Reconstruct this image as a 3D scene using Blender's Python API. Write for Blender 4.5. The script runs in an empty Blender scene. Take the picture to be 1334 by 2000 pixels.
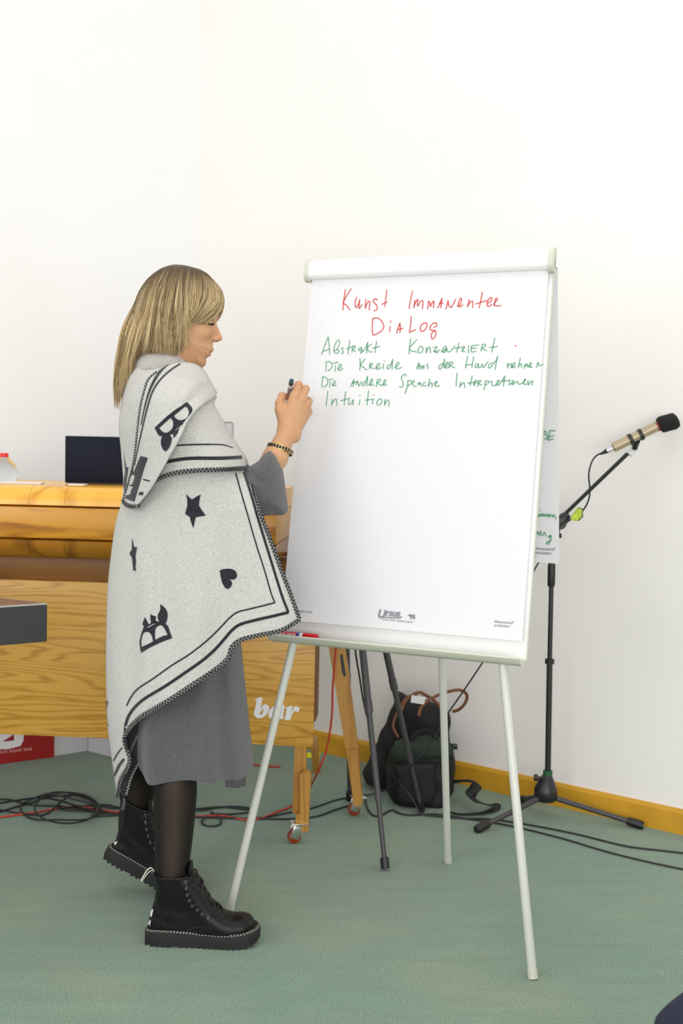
import bpy, bmesh, math, random
import numpy as np
from mathutils import Vector, Matrix
from mathutils.bvhtree import BVHTree
random.seed(7); np.random.seed(7)
scn = bpy.context.scene
COL = scn.collection

# ---------------------------------------------------------------- camera
FPX, PITCH, ROLL, CAMH = 2168.6, .059, .022, 1.286
cp, sp, cr_, sr_ = math.cos(PITCH), math.sin(PITCH), math.cos(ROLL), math.sin(ROLL)
FW = np.array([0, cp, -sp]); U0 = np.array([0, sp, cp]); R0 = np.array([1., 0, 0])
RT = cr_*R0+sr_*U0; UP = -sr_*R0+cr_*U0
CO = np.array([0, 0, CAMH])
cam = bpy.data.cameras.new('camera'); camo = bpy.data.objects.new('camera', cam); COL.objects.link(camo)
cam.sensor_fit = 'VERTICAL'; cam.sensor_height = 36; cam.sensor_width = 24; cam.lens = 36*FPX/2000
camo.matrix_world = Matrix(((RT[0], UP[0], -FW[0], 0), (RT[1], UP[1], -FW[1], 0), (RT[2], UP[2], -FW[2], CAMH), (0, 0, 0, 1)))
cam.dof.use_dof = True; cam.dof.focus_distance = 2.93; cam.dof.aperture_fstop = 4.2; cam.clip_start = .02
scn.camera = camo

# ---------------------------------------------------------------- light
world = bpy.data.worlds.new('world'); scn.world = world; world.use_nodes = True
wb = world.node_tree.nodes['Background']; wb.inputs[0].default_value = (1, .95, .925, 1); wb.inputs[1].default_value = .74
def area(name, loc, size, power, rot=(0, 0, 0), color=(1, 1, 1)):
    l = bpy.data.lights.new(name, 'AREA'); l.shape = 'RECTANGLE'; l.size, l.size_y = size; l.energy = power; l.color = color
    o = bpy.data.objects.new(name, l); o.location = loc; o.rotation_euler = rot; COL.objects.link(o); return o
area('ceiling_light', (.1, 1.5, 4.35), (3.4, 3.0), 26, (0, 0, 0), (1, .985, .95))
area('ceiling_light', (-.2, 3.7, 4.35), (2.2, 1.2), 3, (0, 0, 0), (1, .985, .95))
area('unseen_soft_light', (-3.4, -1.2, 2.3), (2.6, 2.4), 46, (math.radians(80), 0, math.radians(-50)), (.95, .98, 1))
area('unseen_soft_light', (.9, -3.3, 1.35), (4.2, 2.2), 118, (math.radians(90), 0, math.radians(0)), (1, .975, .955))  # added fill behind the camera, evens out the wall brightness
scn.view_settings.view_transform = 'Standard'; scn.view_settings.look = 'None'
scn.view_settings.gamma = 1; scn.view_settings.use_curve_mapping = False
scn.view_settings.exposure = 0.40

# ---------------------------------------------------------------- helpers
def ray(x, y): return FW+RT*(x-667)/FPX+UP*(1000-y)/FPX
def at(x, y, Y): r = ray(x, y); return CO+r*Y/r[1]
def fl(x, y, z=0.): r = ray(x, y); return CO+r*(z-CAMH)/r[2]
def onpl(x, y, P, N): r = ray(x, y); return CO+r*float((P-CO)@N)/float(r@N)
V3 = lambda *a: np.array(a, float)
def srgb(r, g, b):
    f = lambda c: (c/255/12.92 if c/255 <= .04045 else ((c/255+.055)/1.055)**2.4)
    return (f(r), f(g), f(b), 1)
MATS = {}
def mat(name, col, rough=.6, metal=0, var=.0, scale=8, bump=0, bscale=200, stretch=(1, 1, 1), col2=None, spec=.5, sheen=0, trans=0, emis=0, coord='Object', alpha=1):
    m = bpy.data.materials.new(name); m.use_nodes = True; nt = m.node_tree; b = nt.nodes['Principled BSDF']
    b.inputs['Base Color'].default_value = col; b.inputs['Roughness'].default_value = rough; b.inputs['Metallic'].default_value = metal
    b.inputs['Specular IOR Level'].default_value = spec; b.inputs['Sheen Weight'].default_value = sheen
    b.inputs['Transmission Weight'].default_value = trans; b.inputs['Alpha'].default_value = alpha
    tc = nt.nodes.new('ShaderNodeTexCoord'); mp = nt.nodes.new('ShaderNodeMapping'); mp.inputs['Scale'].default_value = stretch
    nt.links.new(tc.outputs[coord], mp.inputs[0])
    n = nt.nodes.new('ShaderNodeTexNoise'); n.inputs['Scale'].default_value = scale; n.inputs['Detail'].default_value = 5
    nt.links.new(mp.outputs[0], n.inputs['Vector'])
    r = nt.nodes.new('ShaderNodeValToRGB'); c2 = col2 or tuple(c*(1-var) for c in col[:3])+(1,)
    r.color_ramp.elements[0].position = .35; r.color_ramp.elements[1].position = .65
    r.color_ramp.elements[0].color = c2; r.color_ramp.elements[1].color = col
    nt.links.new(n.outputs[0], r.inputs[0]); nt.links.new(r.outputs[0], b.inputs['Base Color'])
    if bump:
        n2 = nt.nodes.new('ShaderNodeTexNoise'); n2.inputs['Scale'].default_value = bscale; n2.inputs['Detail'].default_value = 4
        nt.links.new(mp.outputs[0], n2.inputs['Vector'])
        bp = nt.nodes.new('ShaderNodeBump'); bp.inputs['Strength'].default_value = bump; bp.inputs['Distance'].default_value = .004
        nt.links.new(n2.outputs[0], bp.inputs['Height']); nt.links.new(bp.outputs[0], b.inputs['Normal'])
    MATS[name] = m; return m
def link(name, me, m=None, parent=None, smooth=True):
    o = bpy.data.objects.new(name, me); COL.objects.link(o)
    if m is not None and not me.materials:
        for mm in (m if isinstance(m, (list, tuple)) else [m]): me.materials.append(mm)
    if smooth and len(me.polygons): me.shade_smooth()
    if parent: o.parent = parent
    return o
def mesh(name, v, f, m=None, parent=None, smooth=True):
    me = bpy.data.meshes.new(name)
    if isinstance(f, np.ndarray):
        v = np.asarray(v, np.float32); nf, k = f.shape
        me.vertices.add(len(v)); me.vertices.foreach_set('co', v.ravel())
        me.loops.add(nf*k); me.loops.foreach_set('vertex_index', f.ravel().astype(np.int32))
        me.polygons.add(nf); me.polygons.foreach_set('loop_start', np.arange(0, nf*k, k, dtype=np.int32))
        me.polygons.foreach_set('loop_total', np.full(nf, k, np.int32)); me.update(calc_edges=True)
    else:
        me.from_pydata([tuple(map(float, p)) for p in v], [], f); me.update()
    return link(name, me, m, parent, smooth)
class MB:
    """collects shapes of ONE part"""
    def __init__(s): s.v = []; s.f = []
    def add(s, v, f):
        n = len(s.v); s.v.extend([tuple(map(float, p)) for p in v]); s.f.extend([tuple(i+n for i in q) for q in f]); return s
    def box(s, c, size, R=None, bev=0):
        x, y, z = [k/2 for k in size]; c = np.array(c, float)
        if bev <= 0:
            P = [V3(a*x, b*y, d*z) for d in (-1, 1) for b in (-1, 1) for a in (-1, 1)]
            F = [(0, 2, 3, 1), (4, 5, 7, 6), (0, 1, 5, 4), (2, 6, 7, 3), (0, 4, 6, 2), (1, 3, 7, 5)]
        else:
            bm = bmesh.new(); bmesh.ops.create_cube(bm, size=1)
            for q in bm.verts: q.co = Vector((q.co.x*size[0], q.co.y*size[1], q.co.z*size[2]))
            bmesh.ops.bevel(bm, geom=bm.edges[:], offset=bev, segments=2, affect='EDGES', profile=.5)
            bm.verts.index_update(); P = [np.array(q.co) for q in bm.verts]; F = [tuple(w.index for w in q.verts) for q in bm.faces]; bm.free()
        if R is not None: P = [R@p for p in P]
        return s.add([p+c for p in P], F)
    def tube(s, pts, r, n=10, caps=True, flat=1., upv=None):
        pts = [np.array(p, float) for p in pts]; m = len(pts)
        rr = [r]*m if np.isscalar(r) else list(r)
        t = [pts[min(i+1, m-1)]-pts[max(i-1, 0)] for i in range(m)]; t = [a/(np.linalg.norm(a)+1e-12) for a in t]
        u = np.array(upv, float) if upv is not None else (V3(0, 0, 1) if abs(t[0][2]) < .9 else V3(1, 0, 0))
        P = []
        for i in range(m):
            a = u-t[i]*(u@t[i]); 
            if np.linalg.norm(a) < 1e-6: a = V3(1, 0, 0)-t[i]*t[i][0]
            a /= np.linalg.norm(a); b = np.cross(t[i], a)
            if upv is None: u = a
            for k in range(n):
                q = 2*math.pi*k/n; P.append(pts[i]+rr[i]*(flat*math.cos(q)*a+math.sin(q)*b))
        F = [(i*n+k, i*n+(k+1) % n, (i+1)*n+(k+1) % n, (i+1)*n+k) for i in range(m-1) for k in range(n)]
        if caps: F += [tuple(range(n-1, -1, -1)), tuple((m-1)*n+k for k in range(n))]
        return s.add(P, F)
    def prism(s, poly, o, a, b, n, t):
        """poly of (x,y) in frame o,a,b extruded t along n"""
        o, a, b, n = [np.array(k, float) for k in (o, a, b, n)]
        P = [o+a*x+b*y for x, y in poly]; Q = [p+n*t for p in P]; k = len(P)
        return s.add(P+Q, [tuple(range(k-1, -1, -1)), tuple(range(k, 2*k))]+[(i, (i+1) % k, (i+1) % k+k, i+k) for i in range(k)])
    def build(s, name, m, parent=None, smooth=False, label=None):
        me = bpy.data.meshes.new(name); me.from_pydata(s.v, [], s.f); me.update()
        bm = bmesh.new(); bm.from_mesh(me); bmesh.ops.recalc_face_normals(bm, faces=bm.faces[:]); bm.to_mesh(me); bm.free()
        o = link(name, me, m, parent, smooth)
        if smooth: me.set_sharp_from_angle(angle=math.radians(42))
        if label: o['label'] = label
        return o
def tag(o, label=None, cat=None, group=None, kind=None):
    if label: o['label'] = label
    if cat: o['category'] = cat
    if group: o['group'] = group
    if kind: o['kind'] = kind
    return o
def thing(name, loc, label, cat, group=None):
    o = bpy.data.objects.new(name, None); COL.objects.link(o); o.location = tuple(map(float, loc)); o.empty_display_size = .1
    return tag(o, label, cat, group)
def settle(root):
    """parts were built in world coordinates: keep them there under a moved root"""
    M = Matrix.Translation(root.location).inverted()
    for c in root.children: c.matrix_parent_inverse = M
def crom(P, n=6, closed=False):
    P = [np.array(p, float) for p in P]; m = len(P)
    if m < 3: return [P[0]+(P[-1]-P[0])*t/n for t in range(n+1)]
    out = []; seg = m if closed else m-1
    for i in range(seg):
        p1, p2 = P[i], P[(i+1) % m]
        p0 = P[(i-1) % m] if closed or i > 0 else 2*p1-p2
        p3 = P[(i+2) % m] if closed or i+2 < m else 2*p2-p1
        for k in range(n):
            t = k/n; out.append(.5*((2*p1)+(p2-p0)*t+(2*p0-5*p1+4*p2-p3)*t*t+(3*p1-p0-3*p2+p3)*t**3))
    if not closed: out.append(P[-1])
    return out
def resample(P, n):
    P = np.array(P, float); d = np.r_[0, np.cumsum(np.linalg.norm(np.diff(P, axis=0), axis=1))]
    t = np.linspace(0, d[-1], n); return np.stack([np.interp(t, d, P[:, k]) for k in range(P.shape[1])], 1)
def fill2d(loops, name='fill'):
    """2-D polygons (with holes) -> (verts, faces)"""
    cu = bpy.data.curves.new(name, 'CURVE'); cu.dimensions = '2D'; cu.fill_mode = 'BOTH'
    for L in loops:
        s = cu.splines.new('POLY'); s.points.add(len(L)-1); s.use_cyclic_u = True
        for p, q in zip(s.points, L): p.co = (q[0], q[1], 0, 1)
    o = bpy.data.objects.new(name, cu); me = bpy.data.meshes.new_from_object(o)
    v = [tuple(p.co)[:2] for p in me.vertices]; f = [tuple(p.vertices) for p in me.polygons]
    bpy.data.objects.remove(o); bpy.data.curves.remove(cu); bpy.data.meshes.remove(me); return v, f
def text2d(s, size=1, shear=0, bold=0, align='LEFT', space=1):
    cu = bpy.data.curves.new('txt', 'FONT'); cu.body = s; cu.size = size; cu.shear = shear; cu.offset = bold; cu.align_x = align; cu.space_character = space; cu.resolution_u = 3
    o = bpy.data.objects.new('txt', cu); me = bpy.data.meshes.new_from_object(o)
    v = [tuple(p.co)[:2] for p in me.vertices]; f = [tuple(p.vertices) for p in me.polygons]
    bpy.data.objects.remove(o); bpy.data.curves.remove(cu); bpy.data.meshes.remove(me); return v, f
# ---- implicit surfaces -> one continuous mesh (naive surface nets)
def surfnet(F, lo, h):
    S = F < 0; nx, ny, nz = F.shape
    c = np.zeros((nx-1, ny-1, nz-1), np.int8)
    offs = [(i, j, k) for i in (0, 1) for j in (0, 1) for k in (0, 1)]
    for i, j, k in offs: c += S[i:nx-1+i, j:ny-1+j, k:nz-1+k]
    ci = np.argwhere((c > 0) & (c < 8)); idx = -np.ones(c.shape, np.int64); idx[tuple(ci.T)] = np.arange(len(ci))
    acc = np.zeros((len(ci), 3)); cnt = np.zeros(len(ci))
    for a in offs:
        for ax in range(3):
            if a[ax]: continue
            b = list(a); b[ax] = 1
            fa = F[ci[:, 0]+a[0], ci[:, 1]+a[1], ci[:, 2]+a[2]]; fb = F[ci[:, 0]+b[0], ci[:, 1]+b[1], ci[:, 2]+b[2]]
            m = (fa < 0) != (fb < 0); t = np.where(m, fa/(fa-fb+1e-20), 0)
            p = np.array(a, float)[None].repeat(len(ci), 0); p[:, ax] += t
            acc += p*m[:, None]; cnt += m
    V = (ci+acc/cnt[:, None])*h+np.array(lo)
    Q = []
    for ax in range(3):
        o1, o2 = [(1, 2), (2, 0), (0, 1)][ax]
        sl = [slice(None)]*3; sl[ax] = slice(0, -1); sr = [slice(None)]*3; sr[ax] = slice(1, None)
        A, B = S[tuple(sl)], S[tuple(sr)]
        e = np.argwhere(A != B); e = e[(e[:, o1] > 0) & (e[:, o2] > 0) & (e[:, o1] < F.shape[o1]-1) & (e[:, o2] < F.shape[o2]-1)]
        fl_ = A[tuple(e.T)]
        def g(d1, d2):
            q = e.copy(); q[:, o1] -= d1; q[:, o2] -= d2; return idx[tuple(q.T)]
        q = np.stack([g(1, 1), g(0, 1), g(0, 0), g(1, 0)], 1)
        q[~fl_] = q[~fl_][:, ::-1]; Q.append(q)
    return V, np.concatenate(Q)
class Field:
    def __init__(s, lo, hi, h):
        s.lo = np.array(lo, float); s.h = h; n = [int(math.ceil((b-a)/h))+1 for a, b in zip(lo, hi)]
        ax = [s.lo[i]+h*np.arange(n[i]) for i in range(3)]
        s.X, s.Y, s.Z = ax[0][:, None, None], ax[1][None, :, None], ax[2][None, None, :]
        s.F = np.full(n, 1., np.float32); s.ax = ax
    def sm(s, g, k):
        if k <= 0: s.F = np.minimum(s.F, g).astype(np.float32)
        else:
            h = np.clip(.5+.5*(s.F-g)/k, 0, 1); s.F = (s.F*(1-h)+g*h-k*h*(1-h)).astype(np.float32)
        return s
    def sub(s, g, k):
        h = np.clip(.5-.5*(s.F+g)/k, 0, 1); s.F = (s.F*(1-h)-g*h+k*h*(1-h)).astype(np.float32); return s
    def cap(s, a, b, ra, rb=None, k=.01, sub=False, sq=None):
        rb = ra if rb is None else rb; a = np.array(a, float); b = np.array(b, float); d = b-a; L = d@d+1e-12
        t = np.clip(((s.X-a[0])*d[0]+(s.Y-a[1])*d[1]+(s.Z-a[2])*d[2])/L, 0, 1)
        g = np.sqrt((s.X-a[0]-t*d[0])**2+(s.Y-a[1]-t*d[1])**2+(s.Z-a[2]-t*d[2])**2)-(ra+(rb-ra)*t)
        return s.sub(g, k) if sub else s.sm(g, k)
    def ell(s, c, r, k=.01, R=None, sub=False):
        x, y, z = s.X-c[0], s.Y-c[1], s.Z-c[2]
        if R is not None:
            x, y, z = [R[0][i]*x+R[1][i]*y+R[2][i]*z for i in range(3)]
        q = np.sqrt((x/r[0])**2+(y/r[1])**2+(z/r[2])**2); q2 = np.sqrt((x/r[0]**2)**2+(y/r[1]**2)**2+(z/r[2]**2)**2)+1e-9
        g = q*(q-1)/q2
        return s.sub(g, k) if sub else s.sm(g, k)
    def mesh(s): return surfnet(s.F, s.lo, s.h)
def roty(a): c, s = math.cos(a), math.sin(a); return np.array([[c, 0, s], [0, 1, 0], [-s, 0, c]])
def rotz(a): c, s = math.cos(a), math.sin(a); return np.array([[c, -s, 0], [s, c, 0], [0, 0, 1.]])
def polysdf(poly, X, Z):
    P = np.array(poly, float); Q = np.roll(P, -1, 0); d = np.full(np.broadcast(X, Z).shape, 1e9); ins = np.zeros(d.shape, bool)
    for (ax, az), (bx, bz) in zip(P, Q):
        ex, ez = bx-ax, bz-az; L = ex*ex+ez*ez+1e-15
        t = np.clip(((X-ax)*ex+(Z-az)*ez)/L, 0, 1); d = np.minimum(d, (X-ax-t*ex)**2+(Z-az-t*ez)**2)
        c = ((az > Z) != (bz > Z)) & (X < (bx-ax)*(Z-az)/((bz-az) if abs(bz-az) > 1e-12 else 1e-12)+ax); ins ^= c
    return np.where(ins, -1, 1)*np.sqrt(d)
def inflate(F, poly, Yc, W, Rr, k=.0, p=2.):
    """silhouette polygon (world X,Z) blown up to half-width W(X,Z), rounding distance Rr"""
    X2, Z2 = F.ax[0][:, None], F.ax[2][None, :]; d = -polysdf(poly, X2, Z2)
    Wv = W(X2, Z2) if callable(W) else W; Yv = Yc(X2, Z2) if callable(Yc) else Yc
    t = 1-np.clip(d/Rr, None, 1)
    t = np.broadcast_to(t, d.shape)[:, None, :]; Wv = np.broadcast_to(Wv, d.shape)[:, None, :]; Yv = np.broadcast_to(Yv, d.shape)[:, None, :]
    q = ((np.abs(F.Y-Yv)/Wv)**p+np.abs(t)**p*np.sign(t))
    g = (np.sign(q)*np.abs(q)**(1/p)-1)*np.minimum(Wv, Rr)
    return F.sm(g, k)
def wxz(pts, Y): return [tuple(at(x, y, Y)[[0, 2]]) for x, y in pts]

# ---------------------------------------------------------------- materials
M_wall = mat('white_wall', (.905, .885, .87, 1), .9, var=.02, scale=3, bump=.06, bscale=9)
M_wall2 = mat('cool_lit_wall', (.885, .89, .90, 1), .9, var=.02, scale=3, bump=.06, bscale=9)  # bluish copy of the wall paint, cool light put into the colour
M_ceil = mat('white_ceiling', (.85, .85, .84, 1), .9, var=.02)
M_yel = mat('ochre_paint', srgb(214, 160, 38), .55, var=.12, scale=12)
def carpet():
    m = mat('green_carpet', (.218, .302, .216, 1), .95, col2=(.170, .275, .212, 1), scale=2.2, bump=.5, bscale=420, spec=.1, sheen=.3)
    nt = m.node_tree; b = nt.nodes['Principled BSDF']; r = [n for n in nt.nodes if n.type == 'VALTORGB'][0]
    n = nt.nodes.new('ShaderNodeTexNoise'); n.inputs['Scale'].default_value = 210; n.inputs['Detail'].default_value = 3
    mp = [q for q in nt.nodes if q.type == 'MAPPING'][0]; nt.links.new(mp.outputs[0], n.inputs['Vector'])
    n3 = nt.nodes.new('ShaderNodeTexNoise'); n3.inputs['Scale'].default_value = 14; n3.inputs['Detail'].default_value = 6
    mp3 = nt.nodes.new('ShaderNodeMapping'); mp3.inputs['Scale'].default_value = (.35, 1.5, 1); tc = [q for q in nt.nodes if q.type == 'TEX_COORD'][0]
    nt.links.new(tc.outputs['Object'], mp3.inputs[0]); nt.links.new(mp3.outputs[0], n3.inputs['Vector'])
    def mul(a, fac, lo, hi):
        mr = nt.nodes.new('ShaderNodeMapRange'); mr.inputs[1].default_value = .3; mr.inputs[2].default_value = .7; mr.inputs[3].default_value = lo; mr.inputs[4].default_value = hi
        nt.links.new(fac, mr.inputs[0]); mx = nt.nodes.new('ShaderNodeVectorMath'); mx.operation = 'SCALE'; nt.links.new(a, mx.inputs[0]); nt.links.new(mr.outputs[0], mx.inputs['Scale']); return mx.outputs[0]
    c = mul(r.outputs[0], n.outputs[0], .70, 1.26); c = mul(c, n3.outputs[0], .93, 1.06); nt.links.new(c, b.inputs['Base Color']); return m
M_carpet = carpet()
def wood(name, c1, c2, axis='X', scale=1., rough=.35, dist=2.5):
    m = bpy.data.materials.new(name); m.use_nodes = True; nt = m.node_tree; b = nt.nodes['Principled BSDF']; b.inputs['Roughness'].default_value = rough
    tc = nt.nodes.new('ShaderNodeTexCoord'); mp = nt.nodes.new('ShaderNodeMapping')
    mp.inputs['Scale'].default_value = {'X': (.3*scale, 4.5*scale, 4.5*scale), 'Z': (4.5*scale, 4.5*scale, .3*scale), 'Y': (4.5*scale, .3*scale, 4.5*scale)}[axis]
    nt.links.new(tc.outputs['Object'], mp.inputs[0])
    n = nt.nodes.new('ShaderNodeTexNoise'); n.inputs['Scale'].default_value = 1.1; n.inputs['Detail'].default_value = 2; n.inputs['Distortion'].default_value = .15; nt.links.new(mp.outputs[0], n.inputs['Vector'])
    s = nt.nodes.new('ShaderNodeMath'); s.operation = 'MULTIPLY'; s.inputs[1].default_value = 26*dist/2.5; nt.links.new(n.outputs[0], s.inputs[0])
    fr = nt.nodes.new('ShaderNodeMath'); fr.operation = 'PINGPONG'; fr.inputs[1].default_value = 1; nt.links.new(s.outputs[0], fr.inputs[0])
    n2 = nt.nodes.new('ShaderNodeTexNoise'); n2.inputs['Scale'].default_value = 12; n2.inputs['Detail'].default_value = 4; nt.links.new(mp.outputs[0], n2.inputs['Vector'])
    ad = nt.nodes.new('ShaderNodeMath'); ad.operation = 'ADD'; nt.links.new(fr.outputs[0], ad.inputs[0]); nt.links.new(n2.outputs[0], ad.inputs[1])
    r = nt.nodes.new('ShaderNodeValToRGB'); r.color_ramp.elements[0].position = .35; r.color_ramp.elements[1].position = 1.25 if False else 1.
    r.color_ramp.elements[0].color = c2; r.color_ramp.elements[1].color = c1
    nt.links.new(ad.outputs[0], r.inputs[0]); nt.links.new(r.outputs[0], b.inputs['Base Color']); return m
M_oak = wood('golden_oak', srgb(212, 162, 72), srgb(176, 122, 38), scale=1.7, dist=3.2)
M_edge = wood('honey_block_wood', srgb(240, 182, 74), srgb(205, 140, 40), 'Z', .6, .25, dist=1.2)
M_slab = wood('dark_honey_wood', srgb(204, 144, 40), srgb(146, 88, 14), 'X', 1.5, .28, dist=1.5)
M_leg = wood('beech_leg', srgb(190, 140, 62), srgb(160, 108, 36), 'Z', 1.2)
M_dark = mat('brown_side_wood', srgb(120, 78, 50), .5, var=.2, scale=6)
M_rec = wood('shaded_recess_wood', srgb(132, 84, 26), srgb(92, 54, 12), 'X', .6, .4, dist=1.2)  # shade below the overhang is put into this board's colour
M_low = wood('shaded_amber_wood', srgb(158, 106, 24), srgb(104, 62, 8), 'Z', .6, .3, dist=1.2)  # edge wood darkened, painting in the shade on the underside curve
M_paper = mat('white_paper', (.765, .765, .80, 1), .75, var=.005)
def paper_grid():
    nt = M_paper.node_tree; b = nt.nodes['Principled BSDF']; tc = [q for q in nt.nodes if q.type == 'TEX_COORD'][0]
    sx = nt.nodes.new('ShaderNodeSeparateXYZ'); nt.links.new(tc.outputs['UV'], sx.inputs[0]); outs = []
    for k in (0, 1):
        m = nt.nodes.new('ShaderNodeMath'); m.operation = 'PINGPONG'; m.inputs[1].default_value = .0125; nt.links.new(sx.outputs[k], m.inputs[0])
        l = nt.nodes.new('ShaderNodeMath'); l.operation = 'LESS_THAN'; l.inputs[1].default_value = .0005; nt.links.new(m.outputs[0], l.inputs[0]); outs.append(l.outputs[0])
    mx = nt.nodes.new('ShaderNodeMath'); mx.operation = 'MAXIMUM'; nt.links.new(outs[0], mx.inputs[0]); nt.links.new(outs[1], mx.inputs[1])
    mc = nt.nodes.new('ShaderNodeMix'); mc.data_type = 'RGBA'; mc.inputs[6].default_value = (.765, .765, .80, 1); mc.inputs[7].default_value = (.725, .725, .765, 1)
    nt.links.new(mx.outputs[0], mc.inputs[0]); nt.links.new(mc.outputs[2], b.inputs['Base Color'])
paper_grid()
M_board = mat('white_board', (.84, .84, .84, 1), .3)
M_cream = mat('cream_grey_plastic', srgb(205, 206, 192), .45)
M_creamleg = mat('cream_grey_metal', srgb(205, 207, 200), .35)
M_clamp = mat('white_clamp', (.88, .88, .89, 1), .35)
M_red = mat('red_ink', srgb(214, 50, 38), .6, var=.1, scale=60)
M_green = mat('green_ink', srgb(52, 160, 104), .6, col2=srgb(26, 128, 76), scale=90)
M_print = mat('grey_print', srgb(140, 134, 148), .7)
M_black = mat('black_plastic', (.012, .012, .014, 1), .4)
M_blackm = mat('black_metal', (.02, .019, .022, 1), .35)
M_gunm = mat('dark_grey_metal', (.055, .052, .058, 1), .42)
M_cable = mat('black_cable', (.012, .013, .016, 1), .5)
M_redcable = mat('red_cable', srgb(190, 62, 40), .5)
M_chrome = mat('chrome', (.75, .75, .76, 1), .18, metal=1)
M_orange = mat('orange_rubber', srgb(140, 54, 20), .5)
M_knit = mat('grey_knit', (.065, .065, .072, 1), .95, col2=(.155, .155, .165, 1), scale=620, bump=.6, bscale=700, sheen=.3, spec=.2)
M_wool = mat('cream_wool', (.775, .76, .73, 1), .95, col2=(.53, .525, .505, 1), scale=400, bump=.9, bscale=620, sheen=.4, spec=.15)
M_navy = mat('navy_wool', (.014, .014, .022, 1), .95, col2=(.035, .035, .045, 1), scale=300, bump=.6, bscale=330, sheen=.2, spec=.15)
M_grey_in = mat('dark_wool_lining', (.022, .022, .028, 1), .95, col2=(.04, .04, .045, 1), scale=300, bump=.6, bscale=330, spec=.15)
M_yarn = mat('cream_yarn', (.72, .71, .64, 1), .9)
M_collar = mat('greige_wool', (.50, .475, .445, 1), .95, col2=(.40, .38, .355, 1), scale=260, bump=.7, bscale=300, sheen=.4, spec=.15)
M_leather = mat('black_leather', (.0038, .0038, .0042, 1), .42, bump=.12, bscale=160, spec=.3)
M_sole = mat('black_rubber', (.007, .007, .008, 1), .65, bump=.2, bscale=260)
M_white = mat('white_print', (.82, .82, .85, 1), .6)
M_gold = mat('gold_metal', (.75, .55, .22, 1), .25, metal=1)
M_link = mat('dark_bracelet_link', (.02, .018, .03, 1), .25)
def skinmat():
    m = mat('skin', (.60, .335, .185, 1), .5, col2=(.545, .285, .15, 1), scale=14, bump=.12, bscale=130, spec=.35)
    b = m.node_tree.nodes['Principled BSDF']; b.inputs['Subsurface Weight'].default_value = .12; b.inputs['Subsurface Radius'].default_value = (.01, .004, .002); b.inputs['Subsurface Scale'].default_value = .5; return m
M_skin = skinmat()
nt = M_skin.node_tree; la = nt.nodes.new('ShaderNodeAttribute'); la.attribute_name = 'lip'; mx = nt.nodes.new('ShaderNodeMix'); mx.data_type = 'RGBA'; mx.inputs[7].default_value = (.47, .19, .145, 1)
rp = [q for q in nt.nodes if q.type == 'VALTORGB'][0]; nt.links.new(la.outputs['Fac'], mx.inputs[0]); nt.links.new(rp.outputs[0], mx.inputs[6]); nt.links.new(mx.outputs[2], nt.nodes['Principled BSDF'].inputs['Base Color'])
M_lash = mat('eye_makeup', (.02, .014, .018, 1), .6)
M_brow = mat('brow_hair', (.08, .05, .035, 1), .8)
def tightsmat():
    m = mat('sheer_black_tights', (.012, .010, .010, 1), .55, bump=.1, bscale=900, spec=.3); nt = m.node_tree; b = nt.nodes['Principled BSDF']
    lw = nt.nodes.new('ShaderNodeLayerWeight'); lw.inputs[0].default_value = .5; r = nt.nodes.new('ShaderNodeValToRGB')
    r.color_ramp.elements[0].color = (.025, .014, .0088, 1); r.color_ramp.elements[1].color = (.005, .004, .004, 1); r.color_ramp.elements[1].position = .36; r.color_ramp.elements[0].position = .04
    nt.links.new(lw.outputs['Facing'], r.inputs[0]); nt.links.new(r.outputs[0], b.inputs['Base Color']); return m
M_tights = tightsmat()
def hairmat():
    m = bpy.data.materials.new('blonde_hair'); m.use_nodes = True; nt = m.node_tree; b = nt.nodes['Principled BSDF']; b.inputs['Roughness'].default_value = .5; b.inputs['Specular IOR Level'].default_value = .25
    a = nt.nodes.new('ShaderNodeAttribute'); a.attribute_name = 'Col'; nt.links.new(a.outputs['Color'], b.inputs['Base Color']); return m
M_hair = hairmat()

# ================================================================= SETTING
floor = MB().box((0, 1.5, -.02), (9, 9.5, .04)).build('floor', M_carpet); tag(floor, kind='structure')
# right wall: through the measured skirting points; left wall meets it in the corner
CR = V3(-.672, 5.072, 0); dR = V3(.803, -.596, 0); dR /= np.linalg.norm(dR); nR = V3(-dR[1], dR[0], 0)   # nR points behind the right wall
dL = V3(-.785, -.62, 0); dL /= np.linalg.norm(dL); nL = V3(-dL[1], dL[0], 0); nL = nL if nL[1] > 0 else -nL
def wallslab(name, A, d, n, L, H, t, z0=0, m=M_wall):
    B = A+d*L; P = [A, B, B+n*t, A+n*t]; v = [p+V3(0, 0, z0) for p in P]+[p+V3(0, 0, z0+H) for p in P]
    mb = MB(); mb.add(v, [(0, 1, 2, 3), (4, 7, 6, 5), (0, 4, 5, 1), (1, 5, 6, 2), (2, 6, 7, 3), (3, 7, 4, 0)]); return mb.build(name, m)
tag(wallslab('wall_right', CR, dR, nR, 5.2, 4.5, .12), kind='structure')
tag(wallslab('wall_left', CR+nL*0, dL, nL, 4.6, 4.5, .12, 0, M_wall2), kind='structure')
tag(MB().box((0, 1.5, 4.55), (9, 9.5, .08)).build('ceiling', M_ceil), kind='structure')
# painted skirting on the right wall
bs = MB(); hB = .085
A0 = CR-nR*.001
prof = [(0, 0), (.014, 0), (.014, hB-.012), (.008, hB), (0, hB)]
P = [A0-nR*a+V3(0, 0, b)+dR*s for s in (0.02, 5.2) for a, b in prof]
bs.add(P, [tuple(range(5)), tuple(range(9, 4, -1))]+[(i, (i+1) % 5, (i+1) % 5+5, i+5) for i in range(5)])
tag(bs.build('baseboard_right', M_yel), kind='structure')

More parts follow.
